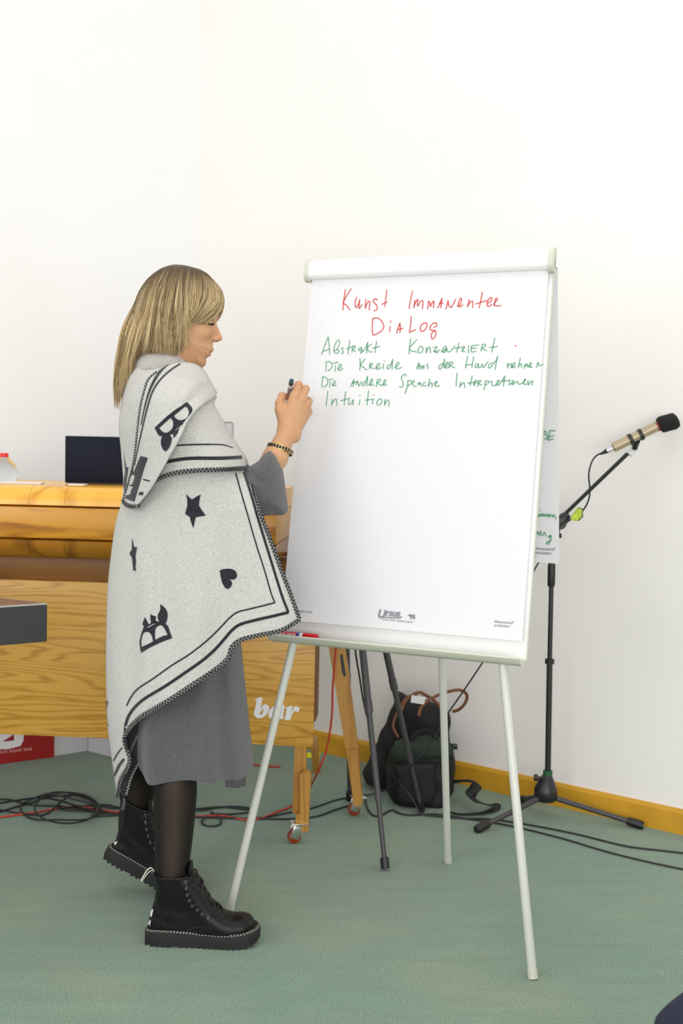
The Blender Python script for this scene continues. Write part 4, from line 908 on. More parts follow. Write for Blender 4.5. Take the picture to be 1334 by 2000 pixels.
for s in (-1, 1):
    lw_ = MB(); pts = [onface(x, y, s, .0004) for x, y in ((411.3, 634.8), (413.2, 636.6), (415.6, 636.8), (418.2, 635.2), (420.0, 633.4))]
    lw_.tube(crom(pts, 4), [.0007]+[.0018]*15+[.0010], 6)
    for k in range(11):
        A = crom(pts, 4)[2+k]; lw_.tube([A, A+V3(.003+.0002*k, s*.0035, -.0028), A+V3(.0065, s*.006, -.0040)], [.0005, .0004, .0001], 4)
    for k in range(6):
        A = crom(pts, 4)[1+k]; lw_.tube([A, A+V3(-.001, s*.002, -.004)], [.0005, .0001], 4)
    lw_.build('eyelashes', M_lash, wo, True)
    bw = MB(); pts = [onface(x, y, s, .0003) for x, y in ((425.2, 618), (423.5, 617.6), (421, 616.6), (416, 615.5), (410, 617))]
    bw.tube(crom(pts, 4), [.0026]*6+[.0022]*6+[.0015]*4+[.0006], 6, flat=.5); bw.build('eyebrow', M_brow, wo, True)
# ---- tights over both legs
h = .005
for L, nm in ((nl, 'tights_leg'), (fl2, 'tights_leg')):
    P = [p for p, r in L]; lo = np.min(P, 0)-.1; hi = np.max(P, 0)+.1; lo[2] = P[-1][2]; hi[2] = LG(300, 1250, 2.8)[2]
    G = Field(lo, hi, h)
    for (p, r), (q, s) in zip(L[:-1], L[1:]): G.cap(p, q, r+.0015, s+.0015, 0)
    V, Q = G.mesh(); mesh(nm, V, Q, M_tights, wo)

# ---- skirt / dress
h = .0065
G = Field((-.62, YC-.26, T(0, 1110)[2]), (-.16, YC+.27, 1.53), h)
G.cap(T(325, 755), T(320, 800), .060, .072, .03)
G.ell(T(328, 855), (.092, .132, .155), .05); G.ell(T(325, 960), (.087, .112, .135), .05); G.ell(T(320, 1080), (.092, .132, .13), .05)
for s in (-1, 1): G.cap(T(325, 790, s*.05), T(330, 806, s*.125), .050, .050, .03)
G.cap(V3(T(335, 810)[0], YC-.125, T(335, 810)[2]), E0, .044, .036, .02); G.cap(V3(T(335, 810)[0], YC+.125, T(335, 810)[2]), LE, .045, .037, .02); G.cap(LE, LW, .041, .034, .02)
V, Q = G.mesh(); mesh('dress_bodice', V, Q, M_knit, wo)
def loft(rings, name, m, parent, closed_caps=False, smooth=True):
    n = len(rings[0]); V = [p for r in rings for p in r]; F = [(j*n+i, j*n+(i+1) % n, (j+1)*n+(i+1) % n, (j+1)*n+i) for j in range(len(rings)-1) for i in range(n)]
    return mesh(name, V, np.array(F), m, parent)
rows = [(1080, 262, 400, .11), (1160, 256, 425, .125), (1250, 262, 466, .135), (1330, 264, 473, .14), (1400, 262, 480, .15), (1460, 262, 486, .155), (1500, 264, 491, .16), (1524, 268, 494, .16)]
rings = []; NS = 120
rr = resample(np.array(rows, float), 40)
for j, (y, xl, xr, dp) in enumerate(rr):
    t = j/39; A = at(xl, y, 2.9); B = at(xr, y, 2.9); cx = (A[0]+B[0])/2; rx = (B[0]-A[0])/2; R_ = []
    for i in range(NS):
        a = 2*math.pi*i/NS; ca, sa = math.cos(a), math.sin(a)
        f = 1+t*t*(.035*math.sin(5*a+.6)+.025*math.sin(9*a+1.5)+.03*math.sin(3*a+2.))*abs(sa)**.5
        x = cx+rx*math.copysign(abs(ca)**.9, ca)*(1 if abs(ca) > .9 else f**.3); yy = 2.925+dp*math.copysign(abs(sa)**.85, sa)*f+t**.6*(.011*math.sin(7*a+1.3)+.006*math.sin(12*a+.4))*abs(sa)
        z = at(xl, y, 2.795)[2]+(at(xr, y, 2.795)[2]-at(xl, y, 2.795)[2])*(ca+1)/2
        if j > 34: z += (j-34)/5*(.006*math.sin(4*a+1)+(.020*max(0, -ca-.62)/.38)+(.0-.012*max(0, ca-.6)*(sa > 0)))
        R_.append(V3(x, yy, z))
    rings.append(R_)
inner = [[V3((p[0]-rings[j][0][0]*0-0)*1, p[1], p[2])+(V3(np.mean([q[0] for q in rings[j]]), 2.9, p[2])-p)*.02 for p in rings[j]] for j in range(39, 20, -1)]
skirt = loft(rings+inner, 'skirt', M_knit, wo); skirt.data.set_sharp_from_angle(angle=math.radians(60))
# rear hem lap showing under the front hem
lapP = [(440, 1508, 2.93), (452, 1509, 2.935), (466, 1508, 2.94), (480, 1507, 2.945)]
Vv = [at(x, y, Y) for x, y, Y in lapP]+[at(x, y+yy, Y) for (x, y, Y), yy in zip(lapP, (29, 30, 31, 28))]
mesh('hem_lap', Vv+[p+V3(0, .004, 0) for p in Vv], [(0, 1, 5, 4), (1, 2, 6, 5), (2, 3, 7, 6), (8, 12, 13, 9), (9, 13, 14, 10), (10, 14, 15, 11), (4, 5, 13, 12), (5, 6, 14, 13), (6, 7, 15, 14)], M_knit, wo, False)
# ---- bell sleeve of the dress on the raised arm
spx = [(462, 930), (478, 920), (489, 912), (506, 898), (519, 884), (526, 879), (534, 881), (543, 890), (551, 912), (555, 938), (559, 968), (562, 993), (559, 1002), (551, 1007), (535, 1006), (520, 1007), (500, 1008), (480, 985), (465, 955)]
Ysl = 2.855
poly = wxz([tuple(q[:2]) for q in crom([V3(x, y, 0) for x, y in spx], 3, True)], Ysl); a = np.array(poly)
F = Field((a[:, 0].min()-.01, Ysl-.08, a[:, 1].min()-.01), (a[:, 0].max()+.01, Ysl+.08, a[:, 1].max()+.01), .0032)
inflate(F, poly, lambda X, Z: Ysl+(X-a[:, 0].mean())*.3, .052, .045, 0, 2.)
F.F = (F.F+.0032*np.sin((F.X*math.cos(.9)+F.Z*math.sin(.9))*120+1)*np.clip((a[:, 0].mean()-.0-F.X)*14, 0, 1)).astype(np.float32)
F.cap(at(487, 915, 2.80), at(509, 942, 2.80), .004, .002, .014, True)
# hollow cuff mouth where the forearm comes out
F.cap(at(536, 893, 2.882), at(560, 858, 2.92), .040, .040, .006, True)
V, Q = F.mesh(); mesh('dress_sleeve', V, Q, M_knit, wo)
# ---- boots (built once in profile, copied for the raised left foot)
YB = 2.80
def bx(x, y): return tuple(at(x, y, YB)[[0, 2]])
def q3(X, Y): return (160+X/3.335, 1440+Y/3.335)
upx = [q3(*p) for p in ((452, 770), (462, 868), (478, 930), (482, 985), (474, 1060), (452, 1120), (438, 1190), (432, 1240), (470, 1262), (560, 1285), (700, 1305), (830, 1318), (950, 1322), (1060, 1296), (1128, 1245), (1120, 1190), (1095, 1162), (1050, 1148), (990, 1150), (940, 1138), (885, 1105), (850, 1062), (810, 1000), (770, 935), (735, 885), (716, 868), (712, 770))]
poly = wxz(upx, YB); a = np.array(poly); xh, xt = a[:, 0].min(), a[:, 0].max(); zlo, zhi = a[:, 1].min(), a[:, 1].max()
def Wb(X, Z):
    t = np.clip((X-xh)/(xt-xh), 0, 1); foot = np.interp(t, (0, .15, .4, .7, .9, 1), (.034, .037, .036, .046, .043, .035))
    u = np.clip((Z-bx(300, 1770)[1])/(zhi-bx(300, 1770)[1]), 0, 1); return foot*(1-u)+.046*u
h = .0028
zhi = float(at(336, 1701.5, YB)[2])
F = Field((xh-.01, YB-.06, zlo-.01), (xt+.01, YB+.06, zhi+.012), h)
def Rb_(p): return p
inflate(F, poly, YB, Wb, .036, 0, 2.3); F.F = np.maximum(F.F, (F.Z-zhi)+.0*F.X).astype(np.float32)
# opening of the shaft
c0 = at(336, 1702, YB); 
F.ell(V3(c0[0], YB, zhi+.002), (.038, .038, .012), .002, None, True)
F.F = (F.F+.0010*np.sin(F.Z*130+F.X*60)*np.exp(-((F.X-bx(330, 0)[0])/.05)**2)*np.exp(-((F.Z-bx(0, 1770)[1])/.03)**2)).astype(np.float32)
V, Q = F.mesh()
bootA = thing('boot', (0, 0, 0), None, None); bootA.parent = wo
def ch(o): o.parent = bootA; return o
upper = mesh('boot_upper', V, Q, M_leather, bootA); bv_up = BVHTree.FromPolygons([tuple(v) for v in V], [tuple(q) for q in Q])
# sole: plan outline extruded between welt line and tread line
xs0, xs1 = bx(282.5, 1830)[0], bx(509, 1830)[0]; Ls = xs1-xs0
def halfw(t): return np.interp(t, (0, .02, .08, .22, .42, .6, .78, .9, .965, .99, 1), (.0, .024, .036, .040, .039, .045, .048, .043, .032, .018, .0))
plan = [(t, -halfw(t)) for t in (1-np.cos(np.linspace(0, math.pi, 34)))/2]; plan += [(t, -w) for t, w in plan[-2:0:-1]]
zt_t = (0, .1, .25, .5, .7, .85, .95, 1.); zt_px = [.036, .040, .040, .035, .034, .038, .045, .048]
zb_t = (0, .05, .75, .86, .96, 1.); zb_px = [.005, .004, .004, .006, .013, .020]
def ztop(t): return float(np.interp(t, zt_t, zt_px)); 
def zbot(t): return float(np.interp(t, zb_t, zb_px))
rings = []
for (f, g) in ((.0, 0), (0, .4), (0, .93), (1, 1.), (2, 1.)):
    R_ = []
    for t, w in plan:
        s = 1-(.02 if f == 1 else (.16 if f == 2 else 0)); sl = (1-g)*-.004
        R_.append(V3(xs0+Ls*(.5+(t-.5)*(s+sl*1.)), YB+w*(s+sl), zbot(t)*(1-g)+ztop(t)*g+(.001 if f == 1 else (.002 if f == 2 else 0))))
    rings.append(R_)
n = len(plan); Vv = [p for r in rings for p in r]; Ff = [(j*n+i, j*n+(i+1) % n, (j+1)*n+(i+1) % n, (j+1)*n+i) for j in range(len(rings)-1) for i in range(n)]+[tuple(range(n-1, -1, -1)), tuple(range(4*n, 5*n))]
mbs = MB().add(Vv, Ff)
for t in list(np.arange(.03, .24, .048))+list(np.arange(.33, .97, .05)):          # tread lugs
    w = float(halfw(t)); zz = zbot(t)
    for s in (-1, 1): mbs.box((xs0+Ls*t, YB+s*(w-.011), zz-.0005), (.0085, .022, .007), None)
mbs.build('sole', M_sole, bootA, True)
st = MB()
out = resample(np.array([(xs0+Ls*(.5+(t-.5)*.985), YB+w*.985, ztop(t)+.0016) for t, w in plan+plan[:1]]), 400)
for k, (off, ww) in enumerate(((0, .985), (1, .93))):
    out = resample(np.array([(xs0+Ls*(.5+(t-.5)*(.99 if k == 0 else .965)), YB+w*ww, ztop(t)+(.0010 if k == 0 else .0024)) for t, w in plan+plan[:1]]), 252)
    for i in range(0, 250, 3): st.tube([out[i], out[i+1]*.6+out[i+2]*.4], .0006, 5)
st.build('welt_stitching', M_yarn, bootA)
def onboot(x, y, off=.0008, side=-1):
    p = at(x, y, YB); hit = bv_up.ray_cast(Vector((p[0], YB+side*.2, p[2])), Vector((0, -side, 0)))
    return (np.array(hit[0]) if hit[0] is not None else p+V3(0, side*.02, 0))+V3(0, side*off, 0)
ey = [q3(*p) for p in ((695, 903), (700, 943), (706, 986), (720, 1022), (738, 1057), (770, 1083), (801, 1110), (840, 1138))]
eym = {}
for side in (-1, 1):
    for x, y in ey:
        c = onboot(x-1.5, y, .0002, side); m_ = MB(); P = [c+V3(.0028*math.cos(a), 0, .0028*math.sin(a)) for a in np.linspace(0, 2*math.pi, 13)]; m_.tube(P, .0009, 6, caps=False)
        m_.build('eyelet', M_chrome, bootA, True)
lc = MB()
ridge = [q3(*p) for p in ((722, 880), (748, 915), (776, 955), (800, 1000), (824, 1038), (850, 1078), (880, 1108), (905, 1125))]
for i in range(8):
    c1 = onboot(ey[i][0], ey[i][1], .002, -1); c2_ = onboot(ey[i][0], ey[i][1], .002, 1)
    r = at(ridge[i][0], ridge[i][1], YB)+V3(.002, 0, .003)
    j = min(i+1, 7); r2 = at(ridge[j][0], ridge[j][1], YB)+V3(.003, 0, .004)
    for a_, rr_ in ((c1, r), (c2_, r2)):
        sgn = -1 if a_ is c1 else 1
        lc.tube(crom([a_, a_*.55+rr_*.45+V3(.004, sgn*.012, .003), rr_+V3(0, sgn*.004, 0), rr_+V3(0, -sgn*.008, .0005)], 4), .0021, 6)
for pts in ([(722, 880), (735, 915), (760, 950), (785, 955), (790, 935), (765, 905)], [(735, 925), (752, 965), (770, 975), (792, 965)], [(724, 884), (740, 892), (756, 890)], [(830, 1040), (862, 1070), (855, 1100), (868, 1085), (870, 1070)]):
    lc.tube(crom([at(*q3(*p), YB-.014) for p in pts], 4), .0020, 6)
lc.build('laces', M_black, bootA, True)
# tongue and pull tab, quarter and heel seams, heel print
F = None
poly = wxz([q3(*p) for p in ((690, 872), (698, 820), (706, 806), (716, 808), (722, 830), (728, 890), (765, 950), (810, 1020), (790, 1030), (740, 960))], YB)
a2 = np.array(poly); F = Field((a2[:, 0].min()-.008, YB-.035, a2[:, 1].min()-.008), (a2[:, 0].max()+.008, YB+.035, a2[:, 1].max()+.008), .0025); inflate(F, poly, YB, .026, .008, 0, 2.5); V, Q = F.mesh(); mesh('tongue', V, Q, M_leather, bootA)
for side in (-1, 1):
    for pts in ([(474, 1068), (510, 1090), (538, 1130), (556, 1190), (566, 1255)], [(866, 1175), (860, 1196), (800, 1192), (740, 1202), (700, 1222), (680, 1240)], [(866, 1175), (838, 1172)], [(462, 873), (560, 880), (690, 872)]):
        MB().tube(crom([onboot(*q3(*p), .0004, side) for p in pts], 5), .0009, 5).build('seam', M_sole, bootA, True)
hp = MB()
def heelw(y0, y1, s0, s1):
    V = []
    for y in (y0, y1):
        for s in (s0, s1):
            p = at(250, y, YB); hit = bv_up.ray_cast(Vector((xh-.1, YB+s, p[2])), Vector((1, 0, 0))); V.append((np.array(hit[0]) if hit[0] is not None else V3(xh+.01, YB+s, p[2]))+V3(-.0010, 0, 0))
    hp.add(V, [(0, 1, 3, 2)])
heelw(1764, 1769, -.020, .018); heelw(1769, 1783, -.023, -.015); heelw(1776, 1780, -.02, -.004); heelw(1769, 1783, -.004, .003); heelw(1769, 1783, .012, .018)
heelw(1789, 1799, -.024, -.019); heelw(1796, 1799, -.024, -.010); heelw(1789, 1799, 0, .006)
pt = MB(); pt.tube(crom([at(302, 1702, YB), at(295, 1695, YB-.012), at(287, 1700, YB-.014), at(281, 1710, YB-.012), at(275, 1720, YB-.008)], 5), .0016, 6); pt.tube(crom([at(302, 1706, YB), at(297, 1700, YB-.012), at(289, 1705, YB-.014), at(283, 1713, YB-.012), at(277, 1721, YB-.008)], 5), .0012, 6); pt.build('pull_tab', M_yarn, wo, True)
hp.build('heel_print', M_white, bootA)
bootA['label'] = 'near black lace-up boot standing flat, toe to the right'
# the far boot: same pieces, heel raised
piv = V3(bx(445, 1852)[0], YB, 0.0); tgt = fl(322, 1772); ang = math.radians(27)
Mb = Matrix.Translation(Vector((tgt[0], 3.10, .012))) @ Matrix.Rotation(ang, 4, 'Y') @ Matrix.Translation(Vector(-piv))
bootB = bootA.copy(); COL.objects.link(bootB); bootB.parent = wo; bootB['label'] = 'far black lace-up boot with its heel raised, behind the near boot'
for c in list(bootA.children):
    d = c.copy(); COL.objects.link(d); d.parent = bootB
    if c.name.split('.')[0] not in ('sole', 'welt_stitching', 'heel_print'):       # the ankle of the raised boot is bent back
        d.data = c.data.copy(); co = np.zeros(len(d.data.vertices)*3); d.data.vertices.foreach_get('co', co); co = co.reshape(-1, 3)
        co[:, 0] -= .50*np.clip(co[:, 2]-.06, 0, None); d.data.vertices.foreach_set('co', co.ravel()); d.data.update()
bootB.matrix_local = Mb

# ---- cape: cloth sheets laid over the figure
XLt = np.array([(690, 280), (712, 262), (735, 248), (780, 238), (830, 232), (880, 236), (930, 240), (960, 240), (985, 236), (1020, 226), (1080, 217), (1150, 210), (1250, 207), (1350, 207), (1420, 210), (1470, 216), (1520, 223), (1560, 228)], float)
XRt = np.array([(690, 395), (712, 400), (725, 408), (745, 416), (770, 423), (786, 420), (800, 425), (822, 437), (845, 449), (872, 466), (890, 479), (915, 487), (950, 493), (1010, 511), (1060, 530), (1110, 548), (1160, 567), (1210, 586), (1560, 600)], float)
Dt = np.array([(690, .10), (712, .13), (740, .17), (780, .195), (850, .205), (915, .20), (1000, .20), (1200, .215), (1400, .22), (1560, .20)], float)
def Yenv(x, y, off=0.):
    L = np.interp(y, XLt[:, 0], XLt[:, 1]); R = np.interp(y, XRt[:, 0], XRt[:, 1]); D = np.interp(y, Dt[:, 0], Dt[:, 1])
    s = 2*(x-L)/(R-L)-1
    fr = np.clip((y-915)/80, 0, 1)                       # below the elbow the front edge hangs free
    e = np.where(s > 0, 2.4, 2.0); sr = np.where(s > 0, s*(1-.42*fr), s)
    k = (1-np.clip(np.abs(sr), 0, 1)**e)**(1/e)
    top = np.clip((800-y)/125, 0, 1); k = k*np.sqrt(np.clip(1-top**2, .02, 1))**.8
    fold = -.012*np.exp(-((x-(285-.02*(y-1000)))/16.)**2)*np.clip((y-990)/120, 0, 1)+.010*np.exp(-((x-(455-.05*(1100-y)))/26.)**2)*np.exp(-((y-1090)/120.)**2) + .010*np.sin((x-290)*.035+(y-900)*.006)*np.clip((y-950)/250, 0, 1)*k + .006*np.sin((x-200)*.075-(y-900)*.010+1)*np.clip((y-1050)/300, 0, 1)*k
    return YC-D*k*1.0-off*(.35+.65*k)+fold
def coons(T, B, L, R, nu, nv):
    T, B, L, R = [resample(np.array([q[:2] for q in crom([V3(x, y, 0) for x, y in c], 6)]), k) for c, k in ((T, nu), (B, nu), (L, nv), (R, nv))]
    u = np.linspace(0, 1, nu)[None, :, None]; v = np.linspace(0, 1, nv)[:, None, None]
    return (1-v)*T[None]+v*B[None]+(1-u)*L[:, None]+u*R[:, None]-((1-u)*(1-v)*T[0]+u*(1-v)*T[-1]+(1-u)*v*B[0]+u*v*B[-1])
def to3(G, off, extra=None):
    out = np.zeros(G.shape[:2]+(3,))
    Y = Yenv(G[..., 0], G[..., 1], off)
    if extra is not None: Y = Y+extra
    for j in range(G.shape[0]):
        for i in range(G.shape[1]): out[j, i] = at(G[j, i, 0], G[j, i, 1], Y[j, i])
    return out
def gridmesh(P, name, mats, parent, th=.004, flip=False):
    nv, nu = P.shape[:2]; idx = np.arange(nv*nu).reshape(nv, nu)
    f = np.stack([idx[:-1, :-1], idx[1:, :-1], idx[1:, 1:], idx[:-1, 1:]], -1).reshape(-1, 4)
    if flip: f = f[:, ::-1]
    o = mesh(name, P.reshape(-1, 3), f.copy(), mats, parent)
    md = o.modifiers.new('thick', 'SOLIDIFY'); md.thickness = th; md.offset = -1
    if len(mats) > 1: md.material_offset = 1; md.material_offset_rim = 0
    return o, f
cape = thing('cape', (0, 0, 0), None, None); cape.parent = wo; cape['label'] = 'cream wool cape with dark border stripes, stars, hearts and letter motifs'
hemA = [(228, 1556), (236, 1522), (249, 1499), (253, 1480), (246, 1458), (243, 1440), (254, 1420), (275, 1400), (300, 1385), (340, 1361), (400, 1321), (430, 1300), (446, 1284), (453, 1264), (470, 1250), (510, 1240), (550, 1231), (585, 1210)]
leftA = [(262, 712), (248, 735), (238, 780), (232, 830), (236, 880), (240, 930), (240, 960), (236, 985), (226, 1020), (217, 1080), (210, 1150), (207, 1250), (207, 1350), (210, 1420), (216, 1470), (223, 1520), (228, 1556)]
rightA = [(392, 722), (402, 750), (409, 775), (413, 797), (425, 822), (440, 848), (456, 875), (472, 896), (485, 916), (493, 950), (511, 1010), (530, 1060), (548, 1110), (567, 1160), (585, 1210)]
topA = [(262, 712), (285, 722), (320, 716), (360, 712), (392, 722)]
hemS = [(228, 1556), (236, 1510), (250, 1465), (272, 1425)]+hemA[8:]
GA = coons(topA, hemS, leftA, rightA, 130, 200)
hA = resample(np.array([q[:2] for q in crom([V3(x, y, 0) for x, y in hemA], 6)]), 130); hS = GA[-1].copy()
GA = GA+np.linspace(0, 1, 200)[:, None, None]**9*(hA-hS)[None]
PA = to3(GA, 0.)
sheetA, fA = gridmesh(PA, 'cape_body', [M_wool, M_grey_in], cape)
# far side of the body sheet, hanging over the left arm
PF = PA.copy(); PF[..., 1] = 2*YC-PF[..., 1]; PF[..., 0] *= (PF[..., 1]/PA[..., 1])
t = np.clip((GA[..., 1]-900)/300, 0, 1); x0 = PF[:, :1, 0]; PF[..., 0] = x0+(PF[..., 0]-x0)*(1-.28*t); PF[..., 2] += np.clip((PF[..., 0]-x0)*.10, 0, .05)*t
gridmesh(PF, 'cape_far_side', [M_wool], cape, flip=True)
bvhA = BVHTree.FromPolygons([tuple(p) for p in PA.reshape(-1, 3)], [tuple(q) for q in fA])
# lower wrap under the shoulder fold
hemB = [(262, 962), (285, 948), (300, 941), (320, 930), (345, 923), (380, 919), (430, 917), (488, 914)]
GB = coons([(330, 775), (365, 770), (395, 770), (424, 774)], hemB, [(330, 775), (300, 870), (262, 962)], [(424, 774), (419, 788), (425, 802), (438, 824), (450, 847), (467, 873), (480, 892), (488, 914)], 80, 60)
PB = to3(GB, .030)
sheetB, fB = gridmesh(PB, 'cape_wrap', [M_wool], cape)
PB2 = PB.copy(); PB2[..., 1] = 2*YC-PB2[..., 1]; PB2[..., 0] *= (PB2[..., 1]/PB[..., 1])*1.003; gridmesh(PB2, 'cape_wrap_far', [M_wool], cape, flip=True)
bvhBm = BVHTree.FromPolygons([tuple(p) for p in PB.reshape(-1, 3)], [tuple(q) for q in fB])
# shoulder fold falling to a point at the back
leftC = [(306, 727), (290, 742), (282, 765), (274, 800), (268, 850), (262, 900), (252, 940), (241, 977)]
botC = [(241, 977), (246, 985), (257, 989), (269, 987)]
rightC = [(424, 766), (419, 778), (402, 789), (385, 803), (368, 825), (352, 858), (332, 893), (312, 928), (292, 960), (269, 987)]
topC = [(306, 727), (330, 712), (355, 707), (380, 710), (398, 722), (410, 742), (418, 755), (424, 766)]
GC = coons(topC, botC, leftC, rightC, 90, 90)
u = np.linspace(0, 1, 90)[None, :]; v = np.linspace(0, 1, 90)[:, None]
PCm = to3(GC, .052, -.012*np.sin(np.pi*u)-.020*np.exp(-((1-u)/.16)**2)*np.sin(np.pi*np.clip(v*.9+.1, 0, 1))**.5+.022*np.clip((u-.965)/.035, 0, 1)**2+.0*v+.005*np.sin(u*16+v*5)*np.exp(-((u-.85)/.2)**2)*np.exp(-((v-.12)/.12)**2)*2)
sheetC, fC = gridmesh(PCm, 'cape_shoulder_fold', [M_wool], cape)
bvhC = BVHTree.FromPolygons([tuple(p) for p in PCm.reshape(-1, 3)], [tuple(q) for q in fC])
# dark reversed tip of the cloth below the hem
tipT = [(246, 1424), (262, 1412), (290, 1396)]; tipB = [(240, 1560), (244, 1558), (247, 1552)]
GT = coons(tipT, tipB, [(246, 1424), (250, 1455), (250, 1490), (238, 1525), (236, 1550), (240, 1560)], [(290, 1396), (289, 1440), (284, 1470), (268, 1495), (256, 1520), (247, 1552)], 14, 40)
PT = np.array([[at(GT[j, i, 0], GT[j, i, 1], 2.835+.03*j/40) for i in range(14)] for j in range(40)])
gridmesh(PT, 'reversed_corner', [M_grey_in], cape)
bvhT = BVHTree.FromPolygons([tuple(p) for p in PT.reshape(-1, 3)], [(j*14+i, (j+1)*14+i, (j+1)*14+i+1, j*14+i+1) for j in range(39) for i in range(13)])
def cast(bvh, x, y, off):
    r = ray(x, y); d = Vector(r).normalized(); hit = bvh.ray_cast(Vector(CO), d)
    if hit[0] is None:
        return None
    nrm = hit[1]; nrm = -nrm if nrm.dot(d) > 0 else nrm
    return np.array(hit[0])+np.array(nrm)*off
def castn(bvh, x, y, off, cx=None):
    p = cast(bvh, x, y, off)
    k = 0
    while p is None and k < 24:
        k += 1
        for dx, dy in ((k, 0), (-k, 0), (0, k), (0, -k)):
            p = cast(bvh, x+dx*.6, y+dy*.6, off)
            if p is not None: break
    return p
def decal(loops, bvh, name, m, parent, off=.0011, step=3.):
    v, f = fill2d(loops); bm = bmesh.new(); vs = [bm.verts.new((x, y, 0)) for x, y in v]
    for q in f:
        try: bm.faces.new([vs[i] for i in q])
        except ValueError: pass
    xs = [p[0] for p in v]; ys = [p[1] for p in v]
    for a0_, a1_, ax in ((min(xs), max(xs), 0), (min(ys), max(ys), 1)):
        t = a0_+step
        while t < a1_:
            bmesh.ops.bisect_plane(bm, geom=bm.verts[:]+bm.edges[:]+bm.faces[:], plane_co=(t, t, 0), plane_no=(1, 0, 0) if ax == 0 else (0, 1, 0)); t += step
    bm.verts.index_update(); P = []; ok = []
    for q in bm.verts:
        p = castn(bvh, q.co.x, q.co.y, off); ok.append(p is not None); P.append(p if p is not None else V3(0, 0, 0))
    Fc = [tuple(w.index for w in q.verts) for q in bm.faces if all(ok[w.index] for w in q.verts)]; bm.free()
    return mesh(name, P, Fc, m, parent) if Fc else None
def band(pts, w, bvh, name, m, parent, off=.0012, n=5):
    """stripe of pixel width w following pts on the cloth"""
    P = crom([V3(x, y, 0) for x, y in pts], n); k = len(P); ws = [w*1.25]*k if np.isscalar(w) else 1.25*np.interp(np.linspace(0, 1, k), np.linspace(0, 1, len(w)), w)
    V = []
    for i in range(k):
        t = P[min(i+1, k-1)]-P[max(i-1, 0)]; t /= np.linalg.norm(t); nn = V3(-t[1], t[0], 0)*ws[i]/2
        row = [castn(bvh, *(P[i]+nn*s)[:2], off) for s in (1, 0, -1)]
        if any(r is None for r in row): row = None
        V.append(row)
    mb = MB()
    for i in range(k-1):
        if V[i] is None or V[i+1] is None: continue
        mb.add(V[i]+V[i+1], [(0, 1, 4, 3), (1, 2, 5, 4)])
    return mb.build(name, m, parent, True)
# motifs
kC = lambda L: [[(290+x/13.34, 770+y/13.34) for x, y in l] for l in L]
crown1 = kC([[(165, 872), (500, 560), (700, 405), (860, 300), (998, 198), (1050, 265), (1120, 330), (1150, 405), (1130, 470), (1060, 560), (985, 650), (910, 750), (860, 830), (800, 900), (770, 1010), (700, 1110), (655, 1145), (655, 1050), (560, 1050), (600, 1110), (618, 1170), (590, 1290), (550, 1390), (490, 1470), (450, 1490), (380, 1440), (330, 1310), (325, 1210), (345, 1120), (370, 1075), (310, 1095), (270, 1070), (210, 970)],
             [(285, 880), (330, 940), (400, 995), (470, 1005), (550, 965), (620, 890), (650, 800), (640, 710), (590, 625), (560, 630)], [(665, 560), (700, 620), (770, 665), (850, 680), (960, 650), (1020, 590), (1055, 500), (1050, 430), (1010, 360), (970, 322), (900, 365)], [(692, 945), (710, 950), (840, 850), (900, 785), (880, 790)]])
decal(crown1, bvhC, 'letter_motif', M_navy, cape)
k2 = lambda L: [[(260+x/14.82, 1170+y/14.82) for x, y in l] for l in L]
crown2 = k2([[(235, 1555), (205, 1380), (192, 1220), (240, 1010), (320, 790), (275, 725), (310, 620), (348, 518), (400, 620), (455, 730), (520, 690), (505, 580), (502, 435), (580, 475), (665, 495), (655, 620), (760, 660), (715, 545), (720, 450), (775, 350), (798, 260), (780, 155), (850, 180), (940, 270), (990, 360), (1008, 470), (985, 620), (945, 730), (1000, 755), (1030, 810), (1060, 910), (1100, 1020), (1142, 1130), (1000, 1180), (800, 1255), (500, 1400), (300, 1520)],
             [(248, 1385), (390, 1325), (580, 1225), (560, 1110), (520, 1020), (460, 960), (390, 945), (320, 975), (275, 1050), (245, 1200)], [(645, 1180), (760, 1120), (880, 1065), (1005, 1035), (950, 920), (900, 830), (840, 765), (780, 755), (700, 800), (655, 860), (635, 960), (640, 1070)], [(395, 825), (425, 832), (560, 760), (635, 715), (620, 705), (500, 760)]])
decal(crown2, bvhA, 'letter_motif', M_navy, cape)
k3 = lambda L: [[(350+x/9.523, 950+y/9.523) for x, y in l] for l in L]
decal(k3([[(130, 138), (180, 195), (240, 242), (310, 195), (400, 150), (378, 260), (368, 360), (420, 440), (497, 545), (400, 558), (310, 575), (285, 680), (266, 778), (225, 680), (195, 565), (112, 512), (135, 420), (155, 350), (150, 250)]]), bvhA, 'star_motif', M_navy, cape)
decal(k3([[(750, 1570), (800, 1540), (900, 1528), (980, 1535), (1050, 1575), (1080, 1650), (1065, 1700), (1020, 1735), (930, 1730), (970, 1760), (985, 1820), (950, 1880), (905, 1910), (850, 1885), (800, 1800), (775, 1700)]]), bvhA, 'heart_motif', M_navy, cape)
kD = lambda L: [[(180+x/3.032, 980+y/3.032) for x, y in l] for l in L]
decal(kD([[(238, 212), (250, 268), (268, 268), (258, 320), (262, 350), (258, 385), (262, 412), (252, 405), (245, 410), (238, 335), (222, 305), (236, 285)]]), bvhA, 'star_motif', M_navy, cape)
decal([[(207.2, 1368), (212, 1370), (209, 1380), (207.5, 1388)], [(207.5, 1400), (210, 1412), (213, 1419), (209, 1415)]], bvhA, 'edge_motif', M_navy, cape)
kE = lambda L: [[(200+x/9.53, 840+y/9.53) for x, y in l] for l in L]
decal(kE([[(715, 482), (850, 515), (780, 720), (700, 1000), (640, 1200), (600, 1335), (420, 1270), (450, 1215), (520, 1200), (545, 1110), (580, 1050), (540, 1050), (490, 1020), (560, 1010), (600, 900), (605, 845), (570, 830), (640, 660), (680, 560)]]), bvhC, 'letter_motif', M_navy, cape)
